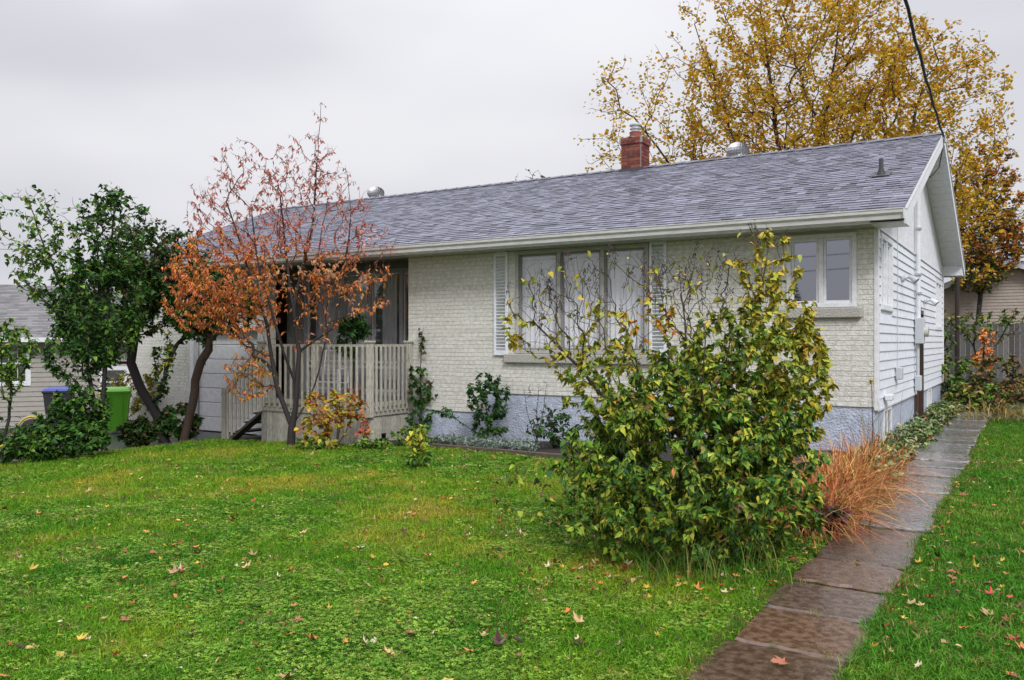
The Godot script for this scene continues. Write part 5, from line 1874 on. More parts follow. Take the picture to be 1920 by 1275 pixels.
func spruce(called: String, label: String, at: Vector3, h: float, r: float, seed_: int) -> void:
	var o := thing(called, label, "tree", "", at)
	var q := RandomNumberGenerator.new()
	q.seed = seed_
	var t := MB.new()
	t.tube(PackedVector3Array([Vector3(0, -0.2, 0), Vector3(0, h * 0.5, 0), Vector3(0, h, 0)]), PackedFloat32Array([h * 0.022, h * 0.012, 0.01]), 7)
	var fol := MB.new()
	fol.colored = true
	var y := h * 0.06
	while y < h * 0.985:
		var k := 1.0 - y / h
		var len_ := r * (0.12 + 0.88 * k) * q.randf_range(0.75, 1.1)
		for b in 7:
			var a := q.randf() * TAU
			var d := Vector3(cos(a), q.randf_range(-0.25, 0.15), sin(a)).normalized()
			var tip := Vector3(0, y, 0) + d * len_
			t.tube(PackedVector3Array([Vector3(0, y, 0), tip]), PackedFloat32Array([0.018, 0.004]), 3)
			var n := int(len_ / 0.07) + 2
			for i in n:
				var p := Vector3(0, y, 0).lerp(tip, (i + 0.6) / n)
				for s in [-1.0, 1.0]:
					var w: Vector3 = d.cross(Vector3.UP).normalized() * s
					var l := (0.34 * (1.0 - float(i) / n) + 0.14) * q.randf_range(0.7, 1.2)
					var e: Vector3 = p + (w * 0.8 + d * 0.5 + Vector3.DOWN * q.randf_range(0.1, 0.7)).normalized() * l
					var g := q.randf_range(0.65, 1.3)
					fol.col = Color(0.028 * g, 0.052 * g, 0.045 * g)
					var u := d * 0.035 + Vector3(0, 0.012, 0)
					fol.tri(p - u, e, p + u)
		y += h * 0.022
	part(o, "trunk", t.mesh(), mats["bark"])
	part(o, "crown", fol.mesh(), mats["vcol"]).set_meta("kind", "stuff")


# ---------------------------------------------------------------- the lilac bush on the lawn
func build_lilac_bush() -> void:
	var heart := leaf_mesh(HEART, 0.22, 0.28, 0.02)
	var green := [G_DARK, 2.4, G_MID, 5, Color(0.14, 0.25, 0.025), 4, Color(0.25, 0.33, 0.035), 3, Color(0.38, 0.37, 0.04), 2, Color(0.42, 0.17, 0.05), 0.35, BROWN, 0.25]
	var turning := [G_LITE, 2, Color(0.22, 0.27, 0.05), 4, Y_GREEN, 3, Color(0.42, 0.36, 0.05), 2, AMBER, 0.4, G_MID, 2]
	var gold := [Y_GREEN, 3, Color(0.42, 0.36, 0.05), 4, YELLOW, 2, Color(0.45, 0.28, 0.06), 1.2, Color(0.24, 0.28, 0.05), 2]
	var base := Vector3(-0.36, 0.0, 5.95)
	var trunks := [[Vector3(0, -0.06, 0), Vector3(0, 0.05, 0)]]
	for i in 15:
		var a := TAU * i / 15.0 + rng.randf() * 0.4
		var r := rng.randf_range(0.08, 0.32)
		var s := rng.randf_range(1.3, 2.6)
		var h := rng.randf_range(0.9, 1.75)
		var p := Vector3(cos(a) * r, 0.02, sin(a) * r)
		trunks.append([0, p, Vector3(p.x * 1.4, h * 0.45, p.z * 1.4), Vector3(p.x * s, h * 0.8, p.z * s), Vector3(p.x * s * 1.25, h, p.z * s * 1.2)])
	trunks.append([0, Vector3(-0.2, 0.02, 0.0), Vector3(-0.4, 0.8, 0.1), Vector3(-0.8, 1.3, 0.1), Vector3(-1.25, 1.75, 0.1)])
	trunks.append([0, Vector3(0.2, 0.02, 0.0), Vector3(0.28, 0.9, 0.0), Vector3(0.45, 1.6, 0.0), Vector3(0.55, 2.2, 0.0)])
	trunks.append([0, Vector3(-0.05, 0.02, 0.1), Vector3(-0.1, 0.9, 0.0), Vector3(-0.05, 1.5, 0.0), Vector3(-0.1, 2.05, 0.0)])
	var b := [[Vector3(0.0, 0.62, 0.0), Vector3(0.7, 0.5, 0.65), 330, 13, green], [Vector3(0.1, 1.15, 0.0), Vector3(0.55, 0.4, 0.5), 170, 10, green], [Vector3(-0.05, 0.60, -0.1), Vector3(0.95, 0.62, 0.95), 860, 17, green], [Vector3(-0.1, 0.35, -0.35), Vector3(0.95, 0.35, 0.6), 240, 16, green], [Vector3(0.05, 0.98, 0), Vector3(0.85, 0.35, 0.75), 340, 15, green], [Vector3(-0.35, 1.15, 0), Vector3(0.6, 0.42, 0.6), 260, 10, turning], [Vector3(0.38, 1.3, 0), Vector3(0.52, 0.5, 0.6), 300, 14, turning], [Vector3(0.72, 1.2, 0), Vector3(0.26, 0.5, 0.4), 150, 14, gold],
		[Vector3(0.55, 2.05, 0), Vector3(0.24, 0.26, 0.22), 50, 11, gold], [Vector3(0.62, 1.7, 0), Vector3(0.28, 0.28, 0.25), 60, 11, gold], [Vector3(-0.6, 1.5, 0.0), Vector3(0.2, 0.3, 0.2), 26, 9, gold], [Vector3(-0.3, 1.7, 0), Vector3(0.22, 0.15, 0.2), 14, 7, [ORANGE, 1, AMBER, 2, Y_GREEN, 2]], [Vector3(-1.28, 1.62, 0.1), Vector3(0.12, 0.12, 0.1), 14, 7, gold], [Vector3(-0.95, 1.4, 0.1), Vector3(0.2, 0.22, 0.15), 20, 6, gold], [Vector3(0.86, 1.5, 0), Vector3(0.14, 0.14, 0.15), 20, 9, gold],
		[Vector3(-0.55, 1.8, 0), Vector3(0.8, 0.4, 0.5), 380, 0.2, gold], [Vector3(0.1, 1.85, 0), Vector3(0.55, 0.35, 0.5), 320, 0.5, gold], [Vector3(-1.0, 1.7, 0.1), Vector3(0.4, 0.4, 0.3), 190, 0.4, gold], [Vector3(-1.1, 0.42, 0), Vector3(0.4, 0.25, 0.3), 50, 3, green], [Vector3(0.5, 2.2, 0), Vector3(0.25, 0.2, 0.2), 24, 0.5, gold]]
	var o := plant({name = "lilac_bush", label = "big lilac bush of green and yellowing leaves beside the path", category = "bush", base = base, trunks = trunks, blobs = b, leaf = [heart, leaf_mesh(HEART, 0.05, 0.5, 0.05), leaf_mesh(HEART, 0.5, 0.15, 0.03), leaf_mesh(OVAL, 0.3, 0.6, 0.04)], size = [0.026, 0.066], twig = 0.0017, step = 0.10, wobble = 0.022, expo = 2.6, bias = 0.22, droop = 0.65, along = 4, singles = 300, shell = 0.55, crown_name = "foliage", stem_name = "stems", bark = mats["twig"], flare = 1.0})
	# dry brown seed heads standing above the leaves
	var sd := MB.new()
	var seeds := [[Vector3(-0.5, 1.95, 0), Vector3(0.75, 0.3, 0.4), 40], [Vector3(0.1, 2.0, 0), Vector3(0.45, 0.25, 0.4), 30], [Vector3(-1.0, 1.85, 0.1), Vector3(0.35, 0.3, 0.3), 22], [Vector3(0.5, 2.3, 0), Vector3(0.2, 0.12, 0.2), 8]]
	for s in seeds:
		for i in s[2]:
			var p := spot(Vector3.ZERO, s[0] + in_ball() * s[1])
			var d := (Vector3.UP + in_ball() * 0.6).normalized()
			sd.tube(PackedVector3Array([p - d * 0.14, p]), PackedFloat32Array([0.0018, 0.0012]), 3)
			for k in 9:
				var q := p + d * rng.randf_range(-0.07, 0.02) + in_ball() * 0.018
				var e := q + (in_ball() * 0.5 + d).normalized() * rng.randf_range(0.012, 0.022)
				sd.tube(PackedVector3Array([q, (q + e) * 0.5, e]), PackedFloat32Array([0.001, 0.004, 0.001]), 3)
	part(o, "seed_heads", sd.mesh(), mat("seed", Color(0.05, 0.025, 0.028), 0.8)).set_meta("kind", "stuff")
	# long dark grass under the bush
	var tufts := thing("long_grass_tuft", "long dark green unmown grass at the foot of the lilac bush", "grass")
	tufts.set_meta("kind", "stuff")
	var gm := MB.new()
	gm.colored = true
	for i in 260:
		var p := spot(base, Vector3(rng.randf_range(-0.5, 0.4), 0, rng.randf_range(-1.0, -0.5)))
		p.y = lawn_y(p.x, p.z) - 0.01
		long_blade(gm, p, rng.randf_range(0.14, 0.42), 0.006, jitter([G_MID, Color(0.06, 0.15, 0.04), G_LITE, Color(0.25, 0.24, 0.08)][rng.randi() % 4], 0.2), rng.randf_range(0.3, 1.0))
	part(tufts, "blades", gm.mesh(), mats["blade"]).set_meta("kind", "stuff")

func long_blade(m: MB, p: Vector3, h: float, w: float, q: Color, bend: float, heading := -1.0) -> void:
	var a := rng.randf() * TAU if heading < 0 else heading
	var d := Vector3(cos(a), 0, sin(a))
	var s := Vector3(-d.z, 0, d.x) * w * 0.5
	m.col = q
	var n := 5
	var last := p
	for i in n:
		var t := float(i + 1) / n
		var c := p + Vector3.UP * h * (t - bend * 0.45 * t * t) + d * h * bend * t * t * 0.8
		var k0 := 1.0 - float(i) / n * 0.6
		var k1 := 1.0 - t * 0.6
		if i < n - 1:
			m.quad(last - s * k0, last + s * k0, c + s * k1, c - s * k1)
		else:
			m.tri(last - s * k0, last + s * k0, c)
		last = c


# ---------------------------------------------------------------- beds and small plants
func build_beds() -> void:
	var heart := leaf_mesh(HEART, 0.22, 0.28, 0.02)
	var oval := leaf_mesh(OVAL, 0.25, 0.3)
	var broad := leaf_mesh(BROAD, 0.2, 0.25, 0.02)
	# timber edging of the bed
	var e := thing("bed_edging", "dark weathered timbers edging the bed below the big window", "edging")
	var pts := [Vector2(-6.3, 1.14), Vector2(-4.95, 1.46), Vector2(-3.55, 1.80), Vector2(-2.1, 2.08)]
	for i in 3:
		var a: Vector2 = pts[i]
		var b: Vector2 = pts[i + 1]
		var m := MB.new()
		m.bar(Vector3(a.x + 0.01, ground_y(a.x, a.y) + 0.035, a.y), Vector3(b.x - 0.01, ground_y(b.x, b.y) + 0.035, b.y), 0.11, 0.09, Vector3.UP)
		part(e, "timber", m.mesh(), mats["old_timber"])
	# climbing vine by the porch
	plant({name = "climbing_vine", label = "green vine climbing the brick wall beside the porch", category = "vine", base = Vector3(-7.25, -0.1, 0.22), trunks = [[Vector3(0, 0, 0), Vector3(0.02, 0.6, 0.05), Vector3(0.0, 1.1, 0.1)], [Vector3(0.0, 1.1, 0.1), Vector3(0.02, 1.5, 0.12), Vector3(0.05, 1.85, 0.15)], [Vector3(0.02, 0.6, 0.05), Vector3(0.25, 0.95, 0.12), Vector3(0.42, 1.05, 0.2), Vector3(0.48, 1.5, 0.25)], [Vector3(0.02, 0.6, 0.05), Vector3(-0.15, 1.1, 0.05), Vector3(-0.2, 1.4, 0.05)]],
		blobs = [[Vector3(-0.02, 0.85, 0.05), Vector3(0.2, 0.42, 0.12), 60, 9, [G_DARK, 4, G_MID, 3, BROWN, 0.8]], [Vector3(0.0, 0.25, 0), Vector3(0.22, 0.25, 0.2), 40, 9, [G_DARK, 4, G_MID, 3]], [Vector3(0.02, 1.6, 0.12), Vector3(0.06, 0.3, 0.05), 10, 4, [G_DARK, 2, BROWN, 1]], [Vector3(0.28, 0.66, 0.1), Vector3(0.2, 0.12, 0.1), 14, 6, [G_DARK, 3, G_MID, 2]], [Vector3(0.46, 1.35, 0.25), Vector3(0.05, 0.15, 0.05), 4, 3, [Color(0.3, 0.14, 0.06), 1]]],
		leaf = heart, size = [0.05, 0.09], twig = 0.003, step = 0.1, wobble = 0.015, droop = 0.7, stem_name = "stem", crown_name = "foliage"})
	# rounded evergreen bush below the window
	plant({name = "garden_shrub", label = "upright dark green rose bush against the blue foundation", category = "shrub", base = Vector3(-5.72, -0.1, 0.42), trunks = [[Vector3(0, 0, 0), Vector3(0, 0.3, 0), Vector3(-0.05, 0.7, 0)], [Vector3(0, 0, 0), Vector3(-0.5, 0.35, 0), Vector3(-0.85, 0.5, 0), Vector3(-1.0, 0.52, 0)]],
		blobs = [[Vector3(0.0, 0.7, 0), Vector3(0.36, 0.42, 0.3), 120, 12, [G_DARK, 5, Color(0.035, 0.10, 0.045), 4, G_MID, 2]], [Vector3(0.05, 0.25, 0), Vector3(0.3, 0.22, 0.25), 40, 9, [G_DARK, 5, G_MID, 2]], [Vector3(-0.75, 0.48, 0), Vector3(0.28, 0.1, 0.1), 16, 8, [G_DARK, 3, G_MID, 2]]],
		leaf = oval, size = [0.05, 0.085], twig = 0.003, step = 0.1, wobble = 0.015, droop = 0.5, singles = 100, stem_name = "stem", crown_name = "foliage"})
	# bare stalks
	plant({name = "dry_stalks", label = "thin bare brown stalks standing against the blue foundation", category = "plant", base = Vector3(-4.75, -0.06, 0.55), trunks = [[Vector3(0, 0, 0), Vector3(0.0, 0.15, 0)], [Vector3(0, 0.0, 0), Vector3(-0.12, 0.4, 0), Vector3(-0.2, 0.85, 0)], [Vector3(0, 0.0, 0), Vector3(0.1, 0.45, 0), Vector3(0.16, 0.9, 0)], [Vector3(0, 0.0, 0), Vector3(0.0, 0.5, 0), Vector3(0.05, 0.92, 0)]],
		blobs = [[Vector3(-0.15, 0.8, 0), Vector3(0.12, 0.15, 0.1), 8, 0.6, [BROWN, 1]], [Vector3(0.12, 0.8, 0), Vector3(0.14, 0.16, 0.1), 10, 0.6, [BROWN, 1]], [Vector3(0, 0.35, 0), Vector3(0.3, 0.2, 0.2), 12, 1.5, [G_DARK, 1, BROWN, 2]]], leaf = oval, size = [0.03, 0.05], twig = 0.0028, step = 0.1, stem_name = "stem", crown_name = "dry_leaves", bark = mats["twig"]})
	plant({name = "garden_shrub", label = "small dark leafy plant between stalks and lilac bush", category = "shrub", base = Vector3(-4.3, -0.05, 0.85), trunks = [[Vector3(0, 0, 0), Vector3(0, 0.15, 0)]], blobs = [[Vector3(0, 0.3, 0), Vector3(0.4, 0.3, 0.3), 70, 8, [G_DARK, 4, Color(0.05, 0.045, 0.03), 2, G_MID, 1]]], leaf = oval, size = [0.05, 0.09], twig = 0.003, step = 0.1, stem_name = "stem", crown_name = "foliage"})
	# silvery ground cover along the edge of the bed
	var sil := thing("silver_groundcover", "silvery grey-green ground cover along the bed edge", "ground cover")
	sil.set_meta("kind", "stuff")
	var xs := []
	var cols := PackedColorArray()
	for i in 2600:
		var x := rng.randf_range(-6.5, -4.35)
		var zf := bed_front(x) - 0.12
		var z := zf - absf(rng.randfn(0.0, 0.26)) - (0.1 if x < -5.9 else 0.0)
		if z < 0.15:
			continue
		var ax := (in_ball() + Vector3.UP * 0.25).normalized()
		var nr := (Vector3.UP + in_ball() * 0.7)
		nr = (nr - ax * nr.dot(ax)).normalized()
		var s := rng.randf_range(0.025, 0.055)
		xs.append(Transform3D(Basis(ax, nr, ax.cross(nr)).scaled_local(Vector3(s, s, s)), Vector3(x, ground_y(x, z) + rng.randf_range(0.05, 0.16), z)))
		cols.append(jitter([Color(0.30, 0.36, 0.32), Color(0.22, 0.29, 0.24), Color(0.38, 0.42, 0.40), Color(0.10, 0.16, 0.09)][rng.randi() % 4], 0.15))
	copies(sil, "leaves", oval, mats["leaf"], xs, cols)
	# autumn shrub in front of the porch
	plant({name = "flowering_shrub", label = "yellow and red autumn shrub in front of the porch skirt", category = "shrub", base = Vector3(-7.78, -0.22, 1.72), trunks = [[Vector3(0, -0.03, 0), Vector3(0, 0.06, 0)], [0, Vector3(-0.2, 0.35, 0), Vector3(-0.35, 0.7, 0)], [0, Vector3(0.2, 0.35, 0), Vector3(0.32, 0.7, 0)], [0, Vector3(0.02, 0.4, 0.1), Vector3(0.05, 0.8, 0.1)], [0, Vector3(0.1, 0.4, -0.1), Vector3(0.15, 0.75, -0.2)]],
		blobs = [[Vector3(-0.05, 0.70, 0), Vector3(0.55, 0.26, 0.4), 110, 6, [YELLOW, 4, Color(0.5, 0.34, 0.05), 3, ORANGE_RED, 2, Color(0.3, 0.06, 0.05), 1.5, Y_GREEN, 1]], [Vector3(-0.2, 0.36, -0.1), Vector3(0.42, 0.24, 0.3), 60, 5, [YELLOW, 3, ORANGE_RED, 2, Y_GREEN, 2]], [Vector3(0.35, 0.62, 0), Vector3(0.2, 0.2, 0.25), 16, 6, [ORANGE_RED, 2, Color(0.35, 0.2, 0.05), 2, Y_GREEN, 1]], [Vector3(-0.2, 0.14, -0.3), Vector3(0.25, 0.12, 0.2), 12, 6, [YELLOW, 2, Y_GREEN, 3]]],
		thin = true, leaf = broad, size = [0.055, 0.095], twig = 0.003, step = 0.1, wobble = 0.015, droop = 0.45, singles = 300, stem_name = "stems", crown_name = "foliage", bark = mats["bark_brown"]})
	plant({name = "seedling_plant", label = "small red leaved plant near the porch corner", category = "plant", base = Vector3(-7.28, -0.2, 1.6), trunks = [[Vector3(0, -0.02, 0), Vector3(0, 0.15, 0), Vector3(0.02, 0.4, 0)]], blobs = [[Vector3(0.0, 0.3, 0), Vector3(0.14, 0.16, 0.12), 16, 5, [ORANGE_RED, 3, Color(0.3, 0.07, 0.04), 2, Y_GREEN, 0.6]]], leaf = oval, size = [0.06, 0.1], twig = 0.003, step = 0.08, stem_name = "stem", crown_name = "foliage"})
	for q in [[Vector3(-7.95, -0.24, 2.05), "leafy green weeds left of the autumn shrub", 0.3, 0.22], [Vector3(-7.05, -0.2, 1.7), "leafy green weeds below the porch corner post", 0.35, 0.22], [Vector3(-6.75, -0.17, 1.0), "leafy green weeds between porch and vine", 0.4, 0.3]]:
		plant({name = "weed_patch", label = q[1], category = "weeds", group = "weeds by the porch", base = q[0], trunks = [[Vector3(0, -0.02, 0), Vector3(0, 0.06, 0)]], blobs = [[Vector3(0, q[3] * 0.6, 0), Vector3(q[2], q[3] * 0.5, q[2] * 0.6), 50, 7, [G_MID, 4, G_LITE, 3, Color(0.2, 0.24, 0.05), 2]]], leaf = oval, size = [0.05, 0.09], twig = 0.002, step = 0.08, stem_name = "stem", crown_name = "foliage"})
	# sapling alone on the lawn before the bed
	plant({name = "lilac_sapling", label = "small yellow-green lilac sapling alone on the lawn", category = "sapling", base = Vector3(-4.95, -0.14, 3.25), trunks = [[Vector3(0, -0.03, 0), Vector3(0, 0.25, 0), Vector3(0.02, 0.5, 0)]],
		blobs = [[Vector3(0.0, 0.42, 0), Vector3(0.17, 0.17, 0.15), 26, 7, [Y_GREEN, 3, Color(0.22, 0.28, 0.05), 3, YELLOW, 1.5, G_LITE, 2]], [Vector3(0.0, 0.17, 0), Vector3(0.2, 0.12, 0.17), 22, 6, [G_MID, 3, G_LITE, 3, Y_GREEN, 1]]], leaf = heart, size = [0.06, 0.10], twig = 0.0028, step = 0.08, singles = 200, stem_name = "stem", crown_name = "foliage"})
	# dry ornamental grass beside the path, clump by clump
	var clumps := [[Vector3(0.12, 0.03, 4.75), 0.5, 520, "low rusty grass clump touching the lilac bush by path"], [Vector3(0.2, 0.03, 4.3), 0.52, 1100, "dry orange grass clump leaning over path, nearest the lilac bush"], [Vector3(0.16, 0.03, 3.5), 0.6, 1250, "dry tan grass clump beside the path, second from the lilac bush"], [Vector3(0.14, 0.03, 2.6), 0.62, 1000, "dry tan grass clump beside the path, third from the lilac bush"], [Vector3(0.12, 0.03, 1.6), 0.6, 700, "dry grass clump beside the path at the house corner"]]
	for c in clumps:
		var g := thing("dry_grass_clump", c[3], "grass clump", "dry grass along the path", c[0])
		var m := MB.new()
		m.colored = true
		for i in c[2]:
			var p := Vector3(rng.randfn(0, 0.17), -0.02, rng.randfn(0, 0.34))
			var q: Color = [Color(0.54, 0.18, 0.06), Color(0.56, 0.27, 0.09), Color(0.38, 0.10, 0.045), Color(0.60, 0.37, 0.15), Color(0.22, 0.07, 0.045), Color(0.46, 0.30, 0.07)][rng.randi() % 6]
			var out := atan2(p.z + rng.randfn(0, 0.3), p.x + rng.randfn(0, 0.2))
			var bend := rng.randf_range(0.3, 1.3) if rng.randf() < 0.45 else rng.randf_range(1.3, 2.3)
			long_blade(m, p, c[1] * rng.randf_range(0.3, 1.1), rng.randf_range(0.005, 0.012), jitter(q, 0.3), bend, out + TAU)
		part(g, "blades", m.mesh(), mats["blade"]).set_meta("kind", "stuff")
	# thin wild stalks by the corner, one with a round yellow head
	var al := thing("seed_stalk", "single tall stalk with a round yellow head at the house corner", "plant", "", Vector3(0.2, 0.03, 1.65))
	var st := MB.new()
	st.tube(PackedVector3Array([Vector3(0, -0.02, 0), Vector3(0.01, 0.5, 0), Vector3(0, 1.0, 0)]), PackedFloat32Array([0.006, 0.005, 0.004]), 5)
	part(al, "stem", st.mesh(), mats["twig"])
	var hd := MB.new()
	for i in 90:
		var d := in_ball().normalized()
		var p := Vector3(0, 1.02, 0) + d * 0.05
		hd.tri(Vector3(0, 1.02, 0) + d.cross(Vector3.UP) * 0.008, p + d * 0.022 * rng.randf(), Vector3(0, 1.02, 0) - d.cross(Vector3.UP) * 0.008)
	part(al, "flower_head", hd.mesh(), mat("allium", Color(0.42, 0.38, 0.10), 0.7, {two = true}))
	var ws := thing("wild_stalks", "thin wiry brown stalks sprouting along the side wall corner", "plant", "", Vector3(0.12, 0.02, 0.7))
	var wm := MB.new()
	wm.colored = true
	for i in 60:
		long_blade(wm, Vector3(rng.randfn(0.0, 0.1), 0, rng.randfn(0.2, 0.8)), rng.randf_range(0.4, 1.1), 0.006, jitter([BROWN, Color(0.28, 0.2, 0.1), Color(0.12, 0.14, 0.05)][rng.randi() % 3], 0.2), rng.randf_range(0.1, 0.7))
	part(ws, "blades", wm.mesh(), mats["blade"]).set_meta("kind", "stuff")
	# purple leaved plant at the path edge
	plant({name = "purple_plant", label = "low dark purple leaved plant at path edge by lilac bush", category = "plant", base = Vector3(0.27, 0.02, 4.98), trunks = [[Vector3(0, -0.02, 0), Vector3(0, 0.05, 0)]],
		blobs = [[Vector3(0.0, 0.13, 0), Vector3(0.24, 0.11, 0.2), 36, 5, [Color(0.07, 0.014, 0.022), 4, Color(0.12, 0.02, 0.03), 2, Color(0.10, 0.035, 0.05), 2]]], leaf = broad, size = [0.07, 0.12], twig = 0.003, step = 0.07, singles = 160, droop = 0.2, stem_name = "stem", crown_name = "foliage"})
	# variegated plants along the side wall
	var spots := [2.2, 1.1, 0.0, -1.0, -2.0, -2.9, -3.7, -5.7, -6.5, -7.3, -8.0]
	var where := ["nearest the dry grass", "second from the dry grass", "at the house corner", "just past the house corner", "below the utility box", "before the side door", "beside the side door", "past the side door", "below the far basement window", "towards the back corner", "at the back corner of the wall"]
	for i in spots.size():
		var z: float = spots[i]
		plant({name = "variegated_plant", label = "low variegated green and cream plant " + where[i], category = "plant", group = "variegated plants along the path", base = Vector3(0.24, 0.02, z), trunks = [[Vector3(0, -0.02, 0), Vector3(0, 0.05, 0)]],
			blobs = [[Vector3(0.0, 0.14, 0), Vector3(0.3, 0.14, 0.45), 60, 6, [Color(0.16, 0.24, 0.07), 3, Color(0.36, 0.40, 0.22), 3, G_MID, 3, Color(0.45, 0.42, 0.18), 1, Color(0.4, 0.1, 0.05), 0.25]]], leaf = oval, size = [0.05, 0.09], twig = 0.002, step = 0.08, droop = 0.25, stem_name = "stem", crown_name = "foliage"})
	# heap of yellow hay at the end of the lawn
	var hay := thing("hay_heap", "heap of cut yellow grass at the end of the right lawn", "hay heap", "", Vector3(1.9, 0.05, -5.9))
	var hm := MB.new()
	hm.colored = true
	for i in 900:
		var p := Vector3(rng.randfn(0.3, 0.85), 0, rng.randfn(-0.3, 0.45))
		p.y = 0.05 * p.x + rng.randf() * 0.28 * exp(-p.z * p.z * 2.0)
		long_blade(hm, p, rng.randf_range(0.2, 0.5), 0.011, jitter([Color(0.40, 0.30, 0.10), Color(0.50, 0.38, 0.12), Color(0.28, 0.24, 0.07), Color(0.22, 0.13, 0.05)][rng.randi() % 4], 0.2), rng.randf_range(0.9, 2.1))
	part(hay, "blades", hm.mesh(), mats["blade"]).set_meta("kind", "stuff")


# ---------------------------------------------------------------- wires, and what the windows mirror across the street
func sagging(a: Vector3, b: Vector3, sag: float, r: float, n := 24, wave := 0.0) -> MB:
	var m := MB.new()
	var p := PackedVector3Array()
	var q := PackedFloat32Array()
	for i in n + 1:
		var t := float(i) / n
		p.append(a.lerp(b, t) + Vector3.DOWN * sag * 4.0 * t * (1.0 - t) + Vector3(sin(i * 2.1), 0, cos(i * 1.7)) * wave)
		q.append(r)
	m.tube(p, q, 6)
	return m

func build_street_items() -> void:
	var c := thing("service_cable", "black twisted power cable running from the gable peak overhead", "cable")
	part(c, "line", sagging(Vector3(0.43, 5.02, -4.55), Vector3(1.4, 8.2, 27.0), 1.15, 0.018, 60, 0.008).mesh(), mats["cable"])
	part(c, "neutral_wire", sagging(Vector3(0.43, 5.04, -4.57), Vector3(1.4, 8.2, 27.0), 1.15, 0.006, 60, 0.0).mesh(), mats["galvanised"])
	var d1 := MB.new()
	d1.tube(PackedVector3Array([Vector3(0.43, 5.02, -4.55), Vector3(0.40, 4.85, -4.4), Vector3(0.34, 4.55, -4.2), Vector3(0.24, 4.38, -4.12), Vector3(0.10, 4.40, -4.1), Vector3(0.075, 4.55, -4.1)]), PackedFloat32Array([0.013, 0.013, 0.013, 0.013, 0.013, 0.013]), 6)
	d1.tube(PackedVector3Array([Vector3(0.43, 5.02, -4.55), Vector3(0.42, 4.80, -4.45), Vector3(0.38, 4.45, -4.25), Vector3(0.26, 4.28, -4.13), Vector3(0.10, 4.34, -4.08), Vector3(0.075, 4.5, -4.1)]), PackedFloat32Array([0.011, 0.011, 0.011, 0.011, 0.011, 0.011]), 6)
	part(c, "drip_loop", d1.mesh(), mats["cable"])
	var kn := MB.new()
	kn.soft_box(Vector3(0.42, 4.93, -4.62), Vector3(0.46, 5.03, -4.52), 0.006)
	part(c, "anchor", kn.mesh(), mats["galvanised"])
	# street wires on poles, mirrored in the small front window
	for i in 4:
		var w := thing("street_wire", ["topmost of the wires strung along the street", "second wire strung along the street", "third wire strung along the street", "lowest wire strung along the street"][i], "wire", "street wires")
		part(w, "line", sagging(Vector3(-60, 8.4 - i * 0.45, 27.0), Vector3(26.0, 8.4 - i * 0.45, 27.0), 2.0 + 0.2 * i, 0.014, 40).mesh(), mats["cable"])
	for x in [-60.0, 26.0]:
		var p := thing("utility_pole", "tall wooden utility pole on the street, " + ("far left" if x < 0 else "right"), "pole", "street poles", Vector3(x, -0.5, 27.0))
		var m := MB.new()
		m.tube(PackedVector3Array([Vector3(0, -0.5, 0), Vector3(0, 5, 0), Vector3(0, 9.6, 0)]), PackedFloat32Array([0.15, 0.13, 0.1]), 10)
		part(p, "shaft", m.mesh(), mats["old_timber"])
		var a := MB.new()
		a.soft_box(Vector3(-0.05, 8.85, -0.9), Vector3(0.05, 8.97, 0.9), 0.01)
		part(p, "cross_arm", a.mesh(), mats["old_timber"])
	spruce("spruce_tree", "tall spruce across the street mirrored in the porch windows", Vector3(-37.0, -0.5, 34.0), 8.5, 2.6, 8)
	spruce("spruce_tree", "spruce across the street mirrored in the small front window", Vector3(-10.2, -0.5, 38.0), 5.6, 2.4, 9)
	var ln := thing("street_wire", "thin wire crossing the sky at far left above the neighbour roof", "wire")
	part(ln, "line", sagging(Vector3(-60, 7.6, -12.0), Vector3(-20.0, 5.4, -14.0), 0.4, 0.012, 20).mesh(), mats["cable"])


# ---------------------------------------------------------------- lawn
func on_lawn(x: float, z: float) -> bool:
	if z > 20.5:
		return false
	if x > 0.43 and x < 1.045:
		return false
	if x < -11.5:
		return false
	if x <= 0.43:
		if z < 1.0:
			return false
		if x < -7.5:
			return z > 1.30
		if x > -0.15 and z < 5.2:
			return false
		return z > bed_front(x) + 0.06
	return z > -6.4 + 0.25 * (x - 1.0)

func tuft_mesh(n: int, r: float, lo: float, hi: float, w: float, lean: float, seed_: int) -> ArrayMesh:
	var q := RandomNumberGenerator.new()
	q.seed = seed_
	var m := MB.new()
	m.colored = true
	for i in n:
		var g := q.randf_range(0.35, 1.6)
		m.col = Color(g * q.randf_range(0.85, 1.3), g, g)
		var a := q.randf() * TAU
		var p := Vector3(cos(a), 0, sin(a)) * r * sqrt(q.randf())
		var b := q.randf() * TAU
		var d := Vector3(cos(b), 0, sin(b))
		var h := q.randf_range(lo, hi)
		var l := q.randf_range(0.2, 1.0) * lean
		var c := q.randf() * TAU
		var s := Vector3(cos(c), 0, sin(c)) * w * 0.5 * q.randf_range(0.7, 1.3)
		var mid := p + Vector3.UP * h * 0.6 + d * h * l * 0.35
		var tip := p + Vector3.UP * h * (1.0 - 0.35 * l) + d * h * l
		m.quad(p - s, p + s, mid + s * 0.8, mid - s * 0.8)
		m.tri(mid - s * 0.8, mid + s * 0.8, tip)
	return m.mesh()

